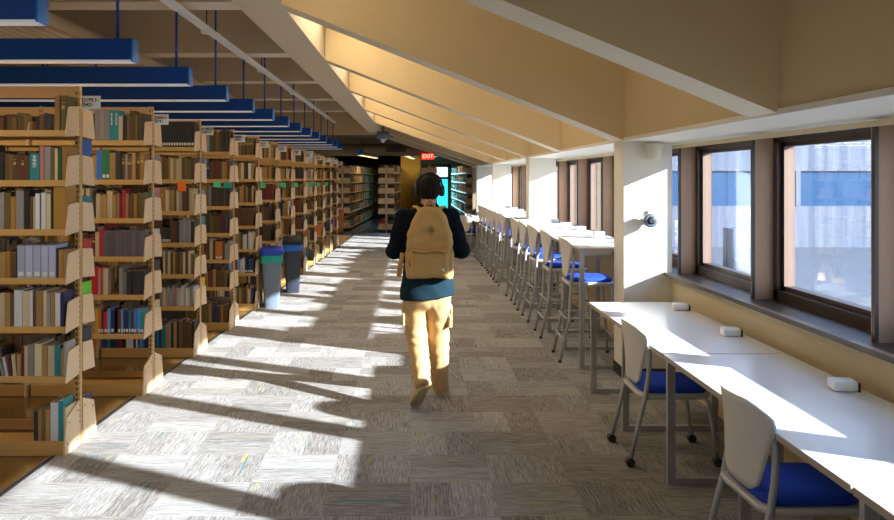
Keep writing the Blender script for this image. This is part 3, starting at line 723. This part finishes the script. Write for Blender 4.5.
# far door with cyan glass
b = MB(); b.box(.2, 2.9, 35.0, 35.15, -.01, 2.95); 
struct(b.build('wall_door_surround', M_darkwall))
e = bpy.data.objects.new('door_1', None); link(e, None, (1.3, 34.9, 0)); struct(e, 'dark framed glazed door with cyan daylight')
b = MB()
for (a0, a1, c0, c1) in ((-.36, .42, 0, .15), (-.36, -.24, 0, 2.35), (.30, .42, 0, 2.35), (-.36, .42, 1.70, 1.80), (-.36, .42, 2.22, 2.35)): b.box(a0, a1, 0, .08, c0, c1)
b.build('door_frame', M_black, e)
M_dayc = emit('cyan_daylit_door_glass', (.03, .62, .72, 1), 1.1, .2); M_dayw = emit('pale_daylit_transom_glass', (.62, .66, 1, 1), 1.2, .2)
b = MB(); b.box(-.24, .30, .03, .05, .15, 1.70); b.build('pane', M_dayc, e)
b = MB(); b.box(-.24, .30, .03, .05, 1.80, 2.22); b.build('transom_pane', M_dayw, e)
b = MB(); b.tube([(-.2, -.05, .9), (-.2, -.05, 1.2)], .012); b.build('door_handle', M_steel, e)
li = bpy.data.lights.new('door_daylight', 'AREA'); li.shape = 'RECTANGLE'; li.size = .6; li.size_y = 2; li.energy = 70; li.color = (.25, .9, 1)
lo = bpy.data.objects.new('door_daylight', li); COL.objects.link(lo); lo.location = (1.33, 34.8, 1.25); lo.rotation_euler = (math.radians(-90), 0, 0)
for (x, y) in ((-1.5, 29), (1.3, 28.5), (-4, 28)):
    li = bpy.data.lights.new('far_room_light', 'AREA'); li.size = 1.2; li.energy = 45; li.color = (1, .82, .55)
    lo = bpy.data.objects.new('far_room_light', li); COL.objects.link(lo); lo.location = (x, y, 2.9)

# ------------------------------------------------------------------ tables
def table(name, lab, cat, group, y0, L, H, x0, x1, legs, drop=.0):
    rt = thing(name, lab, cat, ((x0+x1)/2, y0, 0), 0, group); hw = (x1-x0)/2
    b = MB(); b.box(-hw, hw, .002, L-.002, H-.028, H-.003, M_edge); b.box(-hw+.001, hw-.001, .003, L-.003, H-.004, H, M_white); b.build('tabletop', None, rt)
    for yl in legs:
        b = MB(); t = .022; a, c = -hw+.035, hw-.06
        b.box(a-t, a+t, yl-t*.7, yl+t*.7, 0, H-.028); b.box(c-t, c+t, yl-t*.7, yl+t*.7, 0, H-.028)
        b.box(a+t, c-t, yl-t*.7, yl+t*.7, .0, .035); b.box(a+t, c-t, yl-t*.7, yl+t*.7, H-.07, H-.028)
        b.build('leg', M_steelfl, rt)
    b = MB(); b.box(hw-.12, hw-.08, .05, L-.05, H-.075, H-.03); b.build('rail', M_steelfl, rt)
    return rt
g = 'low white study tables by the window'
table('study_table', 'low white study table starting at the pillar with device', 'table', g, 4.62, 1.92, .736, 1.452, 2.165, [1.90, .93])
table('study_table', 'low white study table beside the large window, middle of three', 'table', g, 2.64, 1.97, .736, 1.452, 2.165, [1.94, .93])
table('study_table', 'low white study table cut off by the picture corner', 'table', g, .64, 1.99, .736, 1.452, 2.165, [1.96, 1.0, .04])
n = 0
for (ya, yb) in ((7.28, 12.44), (12.86, 18.0)):
    L = (yb-ya)/3
    for q in range(3):
        lg = [.05, L/2] + ([L-.05] if q == 2 else [])
        table('bar_table', 'tall white counter table, %s beyond the pillar with device' % ORD[n], 'table', 'tall white counter tables along the windows', ya+q*L, L-.003, 1.112, 1.53, 2.175, lg); n += 1
table('study_table', 'low white table at the far end of the window wall', 'table', g, 18.6, 3.4, .736, 1.5, 2.165, [.05, 1.7, 3.3])
# power boxes
def pbox(x, y, z, lab, g_, rz=0):
    e = thing('power_box', lab, 'power outlet', (x, y, z), rz, g_)
    b = MB(); b.bbox(-.058, .05, -.048, .048, .004, .05, .008); b.build('casing', M_wbox, e)
    b = MB(); b.bbox(.048, .062, -.044, .044, .0, .044, .004); b.build('socket_face', M_black, e)
    b = MB(); b.box(-.04, .04, -.035, .035, 0, .006); b.build('foot', M_black, e)
pbox(2.075, 6.15, .736, 'white power box on the low table, closest to the pillar with device', 'white power boxes on low tables', -.12)
pbox(2.06, 5.15, .736, 'white power box on the low table, between two others', 'white power boxes on low tables', -.12)
pbox(2.07, 3.83, .736, 'white power box on the low table, closest to the large window', 'white power boxes on low tables', -.12)
for i, y in enumerate((7.9, 8.8, 9.75, 10.6, 11.5, 13.3, 14.2, 15.1, 16.0, 17.2)):
    pbox(2.07, y, 1.112, 'white power box on tall tables, %s beyond the pillar with device' % ORD[i], 'white power boxes on the tall tables')

# ------------------------------------------------------------------ chairs
def make_chair(name, lab, cat, group, sz, tall):
    rt = thing(name, lab, cat, (0, 0, 0), 0, group)
    top = sz+.415; fx = -.27 if not tall else -.28
    def pth(s): return [(fx, s*.225, .03 if not tall else .0), (fx+.05 if not tall else fx+.09, s*.222, sz*.55), (-.175, s*.218, sz-.02), (-.155, s*.214, sz+.10), (-.145, s*.205, sz+.22), (-.15, s*.195, sz+.31)]
    for s in (-1, 1):
        b = MB(); b.tube(pth(s), [.014, .0145, .016, .016, .014, .010], n=8); lg = b.build('leg', M_steel, rt)
        lg['label'] = 'rear leg rising into the back'
        fr_ = [(.26, s*.225, .03 if not tall else 0), (.235, s*.222, sz*.5), (.21, s*.215, sz-.05), (.18, s*.21, sz-.03)]
        b = MB(); b.tube(fr_, .0135, n=8); lg2 = b.build('leg', M_steel, rt)
        if not tall:
            for (p, l_) in ((fx, lg), (.26, lg2)):
                b = MB(); b.loft([[(p+.027*math.cos(a), s*.225+yy, .027+.027*math.sin(a)) for a in [2*math.pi*k/14 for k in range(14)]] for yy in (-.022, -.018, .018, .022)]); b.build('caster', M_black, l_)
        else:
            for (p, l_) in ((fx, lg), (.26, lg2)):
                b = MB(); b.tube([(p, s*.225, 0), (p, s*.225, .025)], .017, n=8); b.build('foot_cap', M_black, l_)
    if tall:
        for z in (.22, .42):
            b = MB(); f = z/sz
            xr = fx+.1*f; xf = .26-.04*f
            for s in (-1, 1): b.tube([(xr+.0, s*.222, z), (xf, s*.222, z)], .010, n=6)
            b.tube([(xf, -.222, z), (xf, .222, z)], .010, n=6); b.tube([(xr, -.222, z), (xr, .222, z)], .010, n=6); b.build('footrest', M_steel, rt)
    # seat shell and cushion
    b = MB(); rings = []
    for (z, i) in ((-.045, .03), (-.035, .008), (-.012, 0), (-.004, .006)): rings.append(rrect(.015, 0, .225-i, .225-i, .07, sz+z, 4))
    b.loft(rings); b.build('seat_shell', M_plast, rt)
    b = MB(); rings = []
    for (z, i) in ((-.006, .018), (.012, .006), (.028, .012), (.038, .04), (.041, .10)): rings.append(rrect(.02, 0, .215-i, .215-i, .07, sz+z, 4))
    b.loft(rings); b.build('seat', M_seatblue, rt)
    # curved back shell
    nu, nv = 16, 12; G = []
    for face in (0, 1):
        g_ = []
        for j in range(nv+1):
            v = j/nv; row = []
            wv = .135+.095*min(1, v*1.25)**.8
            if v > .86: wv -= .05*((v-.86)/.14)**2
            if v < .12: wv -= .035*(1-v/.12)**2
            for i in range(nu+1):
                u = -1+2*i/nu
                x = -.215-.045*v**1.5+.085*abs(u*wv/.22)**2*(.4+.6*v)+(.010 if face else 0)
                z = sz+.03+v*(top-sz-.03)-.035*abs(u)**3*v
                row.append((x, u*wv, z))
            g_.append(row)
        G.append(g_)
    b = MB(); W = nu+1; T = W*(nv+1)
    for g_ in G:
        for r in g_: b.v += r
    for j in range(nv):
        for i in range(nu):
            a = j*W+i; b.face([a, a+W, a+W+1, a+1], None, None, True); b.face([T+a, T+a+1, T+a+W+1, T+a+W], None, None, True)
    per = [i for i in range(W)]+[j*W+nu for j in range(1, nv+1)]+[nv*W+i for i in range(nu-1, -1, -1)]+[j*W for j in range(nv-1, 0, -1)]
    for i in range(len(per)): a, c = per[i], per[(i+1) % len(per)]; b.face([a, c, T+c, T+a])
    b.build('backrest', M_plast, rt)
    return rt
ch = make_chair('study_chair', 'pale grey caster chair with blue seat, farther of two at the low tables', 'chair', 'caster chairs at the low white tables', .44, False)
ch.location = (1.60, 5.08, 0)
c2 = copy_tree(ch); c2.location = (1.595, 3.40, 0); c2.rotation_euler[2] = .03
c2['label'] = 'pale grey caster chair with blue seat, its back against the large window table'
for (x, y, r, l) in ((1.38, 19.3, .9, 'pale caster chair turned outward at the far low table'), (1.62, 20.1, -.5, 'pale caster chair tucked at the far low table')):
    c3 = copy_tree(ch); c3.location = (x, y, 0); c3.rotation_euler[2] = r; c3['label'] = l; c3['group'] = 'caster chairs at the far low table'
st = make_chair('bar_stool', '', 'bar stool', 'bar stools at the tall counter tables', .765, True)
ys = [7.80, 8.95, 9.95, 10.80, 11.65, 13.15, 14.0, 14.85, 15.7, 16.55, 17.4]
for i, y in enumerate(ys):
    s_ = st if i == 0 else copy_tree(st)
    s_.location = (1.70, y, 0); s_.rotation_euler[2] = random.uniform(-.05, .05)
    s_['label'] = 'blue-seated bar stool, %s in the row counted from the pillar with device' % ORD[i]

# ------------------------------------------------------------------ bins
def bin_(lab, x, y, rz, body, lid, bag, H, swing, sc=1):
    e = thing('waste_bin', lab, 'bin', (x, y, 0), rz, 'waste bins beside the bookcases')
    b = MB(); w0, d0, w1, d1 = .10, .19, .135, .225
    b.loft([rrect(0, 0, w0-.008, d0-.008, .03, 0), rrect(0, 0, w0, d0, .03, .01), rrect(0, 0, w1, d1, .035, H-.10), rrect(0, 0, w1, d1, .035, H-.07)]); b.build('body', body, e)
    b = MB(); rings = []
    for (z, g_) in ((H-.19, .004), (H-.17, .012), (H-.10, .010), (H-.075, .014)):
        r = rrect(0, 0, w1+g_, d1+g_, .035, z, 5); rings.append([(p[0]*(1+.02*math.sin(i*2.3)), p[1]*(1+.012*math.sin(i*3.1)), p[2]+.012*math.sin(i*1.9)*(z < H-.12)) for i, p in enumerate(r)])
    if swing: rings = rings[1:]; rings = [[(p[0], p[1], p[2]+.02) for p in r] for r in rings]
    b.loft(rings); b.build('liner', bag, e)
    b = MB()
    if swing: b.loft([rrect(0, 0, w1+.018, d1+.018, .03, H-.06), rrect(0, 0, w1+.018, d1+.018, .03, H-.03), rrect(0, 0, w1-.0, d1-.0, .03, H+.05), rrect(0, 0, w1-.02, d1-.02, .03, H+.055)])
    else: b.loft([rrect(0, 0, w1+.022, d1+.022, .03, H-.075), rrect(0, 0, w1+.022, d1+.022, .03, H-.03), rrect(0, 0, w1+.012, d1+.012, .03, H-.01), rrect(0, 0, w1-.03, d1-.04, .03, H+.012)])
    l = b.build('lid', lid, e)
    if swing:
        b = MB(); b.box(-.09, .09, -w1-.12, -w1-.10, H-.03, H-.0); b.build('flap', M_black, l)
    else:
        for yy in (-.09, .09):
            b = MB(); b.tube([(0, yy, H+.0125), (0, yy, H+.016)], .055, n=16); b.build('round_opening', M_black, l)
bin_('slate grey recycling bin with blue lid and teal liner', -1.90, 10.92, .16, M_bingrey, M_binlid, M_bag, .80, False)
bin_('charcoal waste bin with black lid and blue liner', -1.825, 12.33, .16, M_binblk, M_black, M_bagb, .80, True)

# ------------------------------------------------------------------ the walking person (implicit surfaces -> meshes)
def surface(fn, lo, hi, h):
    lo = np.array(lo); n = np.ceil((np.array(hi)-lo)/h).astype(int)+1
    X = [lo[i]+h*np.arange(n[i]) for i in range(3)]
    P = np.stack(np.meshgrid(*X, indexing='ij'), -1); F = fn(P)
    ins = F < 0; V = {}
    cs = np.zeros(tuple(n-1), int); acc = np.zeros(tuple(n-1)+(3,)); cnt = np.zeros(tuple(n-1))
    sl = lambda d, a: slice(d, a-1+d)
    for ax in range(3):
        for o1 in (0, 1):
            for o2 in (0, 1):
                oth = [a for a in range(3) if a != ax]; off = [0, 0, 0]; off[oth[0]] = o1; off[oth[1]] = o2
                a = tuple(sl(off[i], n[i]) for i in range(3)); off2 = list(off); off2[ax] = 1; b_ = tuple(sl(off2[i], n[i]) for i in range(3))
                fa, fb = F[a], F[b_]; m = (fa < 0) != (fb < 0)
                t = np.where(m, fa/np.where(m, fa-fb, 1), 0)
                pa, pb = P[a], P[b_]; acc += np.where(m[..., None], pa+(pb-pa)*t[..., None], 0); cnt += m
    act = cnt > 0; idx = -np.ones(act.shape, int); idx[act] = np.arange(act.sum()); verts = acc[act]/cnt[act][:, None]
    faces = []
    for ax in range(3):
        u, v = [(1, 2), (2, 0), (0, 1)][ax]
        a = [slice(None)]*3; b_ = [slice(None)]*3; a[ax] = slice(0, n[ax]-1); b_[ax] = slice(1, n[ax])
        a[u] = slice(1, n[u]-1); b_[u] = a[u]; a[v] = slice(1, n[v]-1); b_[v] = a[v]
        ia, ib = ins[tuple(a)], ins[tuple(b_)]; w_ = np.argwhere(ia != ib); flip = ia[tuple(w_.T)]
        q = []
        for (du, dv) in ((0, 0), (1, 0), (1, 1), (0, 1)):
            c = w_.copy(); c[:, u] += du; c[:, v] += dv; q.append(idx[tuple(c.T)])
        q = np.stack(q, 1); q[~flip] = q[~flip][:, ::-1]; faces.append(q)
    return verts, np.concatenate(faces)
def seg(P, a, b, r1, r2, flat=(1, 1, 1)):
    a = np.array(a, float); b = np.array(b, float); fl = np.array(flat, float)
    p = (P-a)/fl; d = (b-a)/fl; t = np.clip((p@d)/max(d@d, 1e-9), 0, 1)
    return np.linalg.norm(p-t[..., None]*d, axis=-1)-(r1+(r2-r1)*t)
def ell(P, c, r):
    r = np.array(r, float); q = (P-np.array(c))/r; k = np.linalg.norm(q, axis=-1); return (k-1)*r.min()
def sun_(a, b, k=.03):
    h = np.clip(.5+.5*(b-a)/k, 0, 1); return b*(1-h)+a*h-k*h*(1-h)
def sm(name, fn, lo, hi, h, mat, parent=None, loc=(0, 0, 0)):
    v, f = surface(fn, lo, hi, h)
    me = bpy.data.meshes.new(name); me.from_pydata(v.tolist(), [], f.tolist()); me.materials.append(mat)
    me.polygons.foreach_set('use_smooth', [True]*len(f)); me.update()
    o = bpy.data.objects.new(name, me); return link(o, parent, loc)
# joints, local to (0.13, 6.2, 0)
PX, PYY = .13, 6.2
HIP = {-1: (-.095, 0, .92), 1: (.075, 0, .92)}
KNE = {-1: (-.088, .11, .53), 1: (.088, .17, .50)}
ANK = {-1: (-.045, -.17, .225), 1: (.105, .27, .095)}
SHO = {-1: (-.185, .0, 1.445), 1: (.185, .0, 1.445)}
ELB = {-1: (-.262, -.01, 1.185), 1: (.262, -.01, 1.185)}
WRI = {-1: (-.135, .22, 1.17), 1: (.135, .22, 1.20)}
HC = np.array((.012, .085, 1.655))
def hand(P, s, d):
    w0 = np.array(WRI[s]); dirv = np.array((-s*.35, .93, .12)); dirv /= np.linalg.norm(dirv)
    side = np.array((0, 0, 1.)); side -= dirv*(side@dirv); side /= np.linalg.norm(side); nrm = np.cross(dirv, side)*s
    pc = w0+dirv*.05
    d = sun_(d, seg(P, w0, w0+dirv*.02, .026, .026), .02)
    for q in (-.026, -.009, .009, .026): d = sun_(d, seg(P, w0+dirv*.01+side*q*.5, w0+dirv*.088+side*q, .014, .0115), .010)
    for q, L in ((-.03, .062), (-.010, .074), (.010, .078), (.030, .070)):
        b0 = w0+dirv*.09+side*q; b1 = b0+(dirv*.86+nrm*.5)*L*.48; b2 = b1+(dirv*.35+nrm*.93)*L*.32; b3 = b2+(-dirv*.1+nrm)*L*.24
        for (a, c, r1, r2) in ((b0, b1, .0098, .009), (b1, b2, .009, .0082), (b2, b3, .0082, .007)): d = sun_(d, seg(P, a, c, r1, r2), .003)
    t0 = w0+dirv*.02+side*.028; t1 = t0+dirv*.035+side*.03+nrm*.012; t2 = t1+dirv*.03+nrm*.016+side*.006
    d = sun_(d, seg(P, t0, t1, .014, .011), .01); d = sun_(d, seg(P, t1, t2, .011, .009), .004)
    return d
def body(P):
    d = seg(P, (0, 0, .96), (0, .0, 1.15), .125, .115, (1.1, .8, 1))
    d = sun_(d, seg(P, (0, 0, 1.15), (0, .0, 1.36), .12, .135, (1.15, .8, 1)), .06)
    d = sun_(d, seg(P, (-.13, 0, 1.44), (.13, 0, 1.44), .06, .06), .08)
    d = sun_(d, seg(P, (0, .01, 1.42), (.008, .05, 1.58), .062, .056), .04)
    d = sun_(d, ell(P, HC+(0, -.005, .012), (.076, .092, .098)), .02)
    d = sun_(d, ell(P, HC+(0, .035, -.055), (.055, .058, .058)), .03)
    d = sun_(d, seg(P, HC+(0, .088, .0), HC+(0, .108, -.028), .008, .013), .012)       # nose
    d = sun_(d, ell(P, HC+(0, .088, -.062), (.022, .012, .010)), .006)                  # mouth
    d = sun_(d, ell(P, HC+(0, .082, .022), (.05, .014, .008)), .01)                     # brow
    for s in (-1, 1):
        d = sun_(d, ell(P, HC+(s*.080, -.002, -.008), (.010, .018, .030)), .006)
        d = np.maximum(d, -ell(P, HC+(s*.030, .098, .004), (.014, .012, .009)))
        d = sun_(d, seg(P, SHO[s], ELB[s], .050, .040), .05); d = sun_(d, seg(P, ELB[s], WRI[s], .040, .026), .02)
        d = hand(P, s, d)
        d = sun_(d, seg(P, HIP[s], KNE[s], .082, .055), .05); d = sun_(d, seg(P, KNE[s], ANK[s], .053, .036), .02)
    d = sun_(d, seg(P, ANK[1], (.118, .42, .045), .036, .03), .02)
    d = sun_(d, seg(P, ANK[-1], (-.075, -.075, .055), .036, .03), .02)
    return d
pers = sm('person', body, (-.42, -.32, .0), (.42, .56, 1.80), .0065, M_skin, None, (PX, PYY, 0))
tag(pers, 'person walking away in navy sweater and khaki cargo trousers', 'person')
for s in (-1, 1):
    sm('eye', lambda P: ell(P, HC+(s*.030, .086, .004), (.010, .010, .008)), HC+(s*.03-.02, .07, -.015), HC+(s*.03+.02, .11, .02), .003, M_wbox, pers)
def hair(P):
    q = HC+np.array((0, -.012, .022)); d = ell(P, q, (.092, .104, .098))
    d = sun_(d, ell(P, HC+(0, -.055, -.035), (.070, .05, .05)), .02)
    d += .004*np.sin(P[..., 0]*190+2*np.sin(P[..., 2]*60))*np.sin(P[..., 2]*130+P[..., 1]*90)
    cut = (P[..., 1]-(HC[1]+.055))*.9-(P[..., 2]-(HC[2]+.055))*.55
    d = np.maximum(d, cut)
    return np.maximum(d, (HC[2]-.075)-P[..., 2])
sm('hair', hair, (-.14, -.08, 1.54), (.16, .25, 1.80), .006, M_hair, pers)
def wrinkle(P, a=.006, f=38): return a*np.sin(P[..., 2]*f+3*np.sin(P[..., 0]*9+P[..., 1]*5))*np.sin(P[..., 0]*14+P[..., 2]*11+1)
def sweater(P):
    d = seg(P, (-.005, 0, .80), (0, .0, 1.18), .185, .160, (1.12, .80, 1))
    d = sun_(d, seg(P, (0, 0, 1.15), (0, .0, 1.36), .160, .165, (1.12, .78, 1)), .05)
    d = sun_(d, seg(P, (-.13, 0, 1.415), (0, .01, 1.455), .072, .074), .06); d = sun_(d, seg(P, (.13, 0, 1.415), (0, .01, 1.455), .072, .074), .06)
    d = sun_(d, seg(P, (0, .01, 1.46), (.004, .03, 1.53), .074, .066), .05)
    for s in (-1, 1):
        sl = seg(P, SHO[s], ELB[s], .068, .058); sl = sun_(sl, seg(P, ELB[s], WRI[s], .060, .045), .03)
        cuf = -((P-np.array(WRI[s]))@(np.array(ELB[s])-np.array(WRI[s]))/np.linalg.norm(np.array(ELB[s])-np.array(WRI[s])))-.0
        sl = np.maximum(sl, cuf); d = sun_(d, sl, .045)
    d += wrinkle(P, .005, 30)
    d = np.maximum(d, .835+.02*np.sin(P[..., 0]*6)-P[..., 2]); d = np.maximum(d, P[..., 2]-1.545-(P[..., 1])*.25)
    return d
sw = sm('sweater', sweater, (-.42, -.28, .78), (.42, .36, 1.62), .0085, M_navy, pers)
def hemf(P):
    d = seg(P, (-.005, 0, .80), (0, .0, 1.1), .187, .166, (1.12, .80, 1))+wrinkle(P, .005, 30)-.003
    d = np.maximum(d, .826+.02*np.sin(P[..., 0]*6)-P[..., 2]); return np.maximum(d, P[..., 2]-1.0)
sm('blue_lit_hem', hemf, (-.3, -.25, .78), (.3, .25, 1.04), .0085, M_hem, pers)  # bottom of the sweater, recoloured to paint in the bluish light on it
def trousers(P):
    d = seg(P, (-.03, 0, .88), (.01, 0, .95), .155, .15, (1.08, .82, 1))
    for s in (-1, 1):
        k = np.array(KNE[s]); a = np.array(ANK[s]); hp = np.array(HIP[s])+np.array((s*.012, -.008, -.02))
        l = seg(P, hp, k, .098, .080); end = a-(k-a)*.05
        l = sun_(l, seg(P, k, end, .082, .068), .03)
        l = np.maximum(l, -((P-a)@(k-a))/np.linalg.norm(k-a)-.058)
        d = sun_(d, l, .04)
        mid = (hp*.42+k*.58)+np.array((s*.092, -.02, 0))
        d = sun_(d, np.maximum(np.abs(P[..., 2]-mid[2])-.085, np.maximum(np.abs(P[..., 0]-mid[0])-.012, np.abs(P[..., 1]-mid[1])-.055)), .03)
    low = np.clip((.75-P[..., 2])/.6, 0, 1)
    q_ = P[..., 2]+.25*P[..., 0]*np.sin(P[..., 2]*7)+.12*np.sin(P[..., 0]*11+P[..., 1]*8)
    d += (.002+.005*low)*np.sin(q_*47+2.2*np.sin(q_*17))*(.55+.45*np.sin(P[..., 0]*23+q_*9))
    d += .0025*np.sin(q_*95+1.5*np.sin(P[..., 0]*40))*low
    return np.maximum(d, P[..., 2]-.90)
sm('trousers', trousers, (-.32, -.34, .02), (.34, .48, 1.04), .008, M_khaki, pers)
# pocket flaps
for s in (-1, 1):
    m_ = np.array(HIP[s])*.42+np.array(KNE[s])*.58+np.array((s*.100, -.025, .065)); b = MB()
    b.bbox(m_[0]-.010, m_[0]+.008, m_[1]-.062, m_[1]+.06, m_[2]-.045, m_[2]+.01, .006); b.build('pocket_flap', M_khaki, pers)
def shoe(s):
    heel, toe = ((.112, .235, .0), (.145, .50, .0)) if s > 0 else ((-.028, -.235, .175), (-.105, -.085, .0))
    heel, toe = np.array(heel), np.array(toe); f = toe-heel; L = np.linalg.norm(f); f /= L
    side = np.array((f[1], -f[0], 0)); side /= np.linalg.norm(side); up = np.cross(side, f)
    def loc_(P): q = P-heel; return np.stack([q@side, q@f, q@up], -1)
    def prof(Q, grow, z0, z1):
        y = np.clip(Q[..., 1]/L, 0, 1); wdt = .036+.012*np.sin(np.clip((y-.25)/.75, 0, 1)*math.pi)+grow
        c = np.clip(Q[..., 1], .035, L-.045)
        d2 = np.sqrt(Q[..., 0]**2+(Q[..., 1]-c)**2)-wdt
        return np.maximum(np.maximum(d2, z0-Q[..., 2]), Q[..., 2]-z1)
    def up_(P):
        Q = loc_(P); y = Q[..., 1]/L; top = np.where(y < .42, .10, .10-.055*np.clip((y-.42)/.4, 0, 1))
        d = np.maximum(prof(Q, 0, .018, .2), Q[..., 2]-top)
        return d+.35*np.maximum(Q[..., 2]-.04, 0)*(1)
    lo = np.minimum(heel, toe)-.09; hi = np.maximum(heel, toe)+.14
    o = sm('shoe', up_, lo, hi, .006, M_shoe, pers)
    sm('shoe_sole', lambda P: prof(loc_(P), .006, .0, .026), lo, hi, .005, M_sole, o)
    o['label'] = 'beige suede shoe, heel lifted' if s < 0 else 'beige suede shoe flat on the carpet'
shoe(1); shoe(-1)
# headphones
hp = thing('headphones', 'black over-ear headphones on the head of the walking person', 'headphones', (PX+HC[0], PYY+HC[1]-.008, HC[2]))
b = MB(); b.tube([(.105*math.cos(a), 0, .012+.118*math.sin(a)) for a in [math.pi*k/18 for k in range(19)]], .009, n=8, flat=1.6); b.build('headband', M_black, hp)
for s in (-1, 1):
    b = MB(); b.loft([[(s*x, r*.82*math.cos(a), -.005+r*math.sin(a)) for a in [2*math.pi*k/18 for k in range(18)]] for (x, r) in ((.080, .036), (.084, .044), (.104, .046), (.118, .040), (.122, .026))]); b.build('ear_cup', M_black, hp)
# backpack
BPX, BPY, BPZ = PX+.012, PYY-.135, .985
bp = thing('backpack', 'tan canvas backpack with diamond patch worn by the walking person', 'backpack', (BPX, BPY, BPZ))
def pack(P):
    z = P[..., 2]; t = np.clip(z/.56, 0, 1)
    hw = np.interp(z, [0, .11, .22, .336, .41, .485, .54, .57], [.180, .190, .186, .170, .153, .120, .085, .06]); hd = .088-.045*np.clip((t-.55)/.45, 0, 1)**2
    q = np.stack([np.abs(P[..., 0])-hw+.05, np.abs(P[..., 1]+.0)-hd+.045], -1)
    d = np.linalg.norm(np.maximum(q, 0), axis=-1)+np.minimum(q.max(-1), 0)-.045
    d = np.maximum(d, np.maximum(-z+.0, z-.555))
    e_ = np.linalg.norm(np.stack([np.maximum(d+.04, 0), np.maximum(.04-z, 0)], -1), axis=-1)-.04
    d = np.maximum(d, e_); top = np.linalg.norm(np.stack([np.maximum(d+.04, 0), np.maximum(z-.515, 0)], -1), axis=-1)-.04
    d = np.maximum(d, top)
    return d+.006*np.sin(P[..., 0]*30+5*np.sin(z*11))*np.sin(z*26+P[..., 0]*9)+.003*np.sin(z*44+22*P[..., 0])
sm('pack_body', pack, (-.24, -.14, -.03), (.24, .14, .60), .0075, M_pack, bp)
def pocket(P):
    z = P[..., 2]-.02; hw = .150-.012*np.clip(z/.2, 0, 1)
    q = np.stack([np.abs(P[..., 0])-hw+.035, np.abs(P[..., 1]+.092)-.04+.03, np.abs(z-.105)-.098+.03], -1)
    d = np.linalg.norm(np.maximum(q, 0), axis=-1)+np.minimum(q.max(-1), 0)-.032
    return d+.003*np.sin(P[..., 0]*30+4*np.sin(z*20))
sm('front_pocket', pocket, (-.22, -.17, -.02), (.22, -.02, .27), .007, M_pack, bp)
b = MB(); b.tube([(x, -.128+.25*x*x, .222-.15*x*x+.006*math.sin(x*40)) for x in [-.14+.28*k/14 for k in range(15)]], .013, n=8, flat=.6); b.build('pocket_flap', M_pack, bp)
b = MB(); b.tube([(x, -.140+.25*x*x, .205-.15*x*x) for x in [-.13+.26*k/12 for k in range(13)]], .0035, n=6); b.build('zip', M_packd, bp)
b = MB(); r = .042; b.poly_y([(0, -r), (.8*r, 0), (0, r), (-.8*r, 0)], -.0985, -.085); o = b.build('diamond_patch', M_packd, bp, (.008, .005, .375)); 
b = MB(); r2 = .006; b.box(-.016, .016, -.1, -.0985, .004, .008); b.box(-.016, .016, -.1, -.0985, -.008, -.004); b.build('slot', M_slot, o)
b = MB(); b.tube([(.036*math.cos(a), -.0, .53+.062*math.sin(a)) for a in [math.pi*k/12 for k in range(13)]], .011, n=8, flat=.8); b.build('grab_handle', M_pack, bp)
b = MB(); b.bbox(-.018, .018, -.138, -.131, -.018, .018, .008); o = b.build('badge', M_wbox, bp, (.088, .004, .075)); 
b = MB(); b.box(-.009, .009, -.1395, -.138, -.003, .003); b.box(-.003, .003, -.1395, -.138, -.009, .009); b.build('badge_mark', M_packd, o)
for s in (-1, 1):
    pts = [(s*.055, .02, .50), (s*.085, .075, .535), (s*.110, .14, .545), (s*.118, .20, .50), (s*.13, .245, .36), (s*.15, .24, .22), (s*.185, .17, .12), (s*.17, .06, .06)]
    b = MB(); b.tube(pts, [.024]*4+[.024, .018, .012, .012], n=8, flat=.35); b.build('shoulder_strap', M_pack, bp)
    b = MB(); b.tube([(s*.150, -.075, .10), (s*.163, -.070, .20), (s*.158, -.068, .235)], .010, n=6); b.build('side_seam', M_packd, bp)
b = MB(); b.tube([(-.205, -.02, .20), (-.225, -.03, .10), (-.235, -.02, .02)], [.016, .020, .018], n=8, flat=.4); b.build('loose_strap', M_pack, bp)
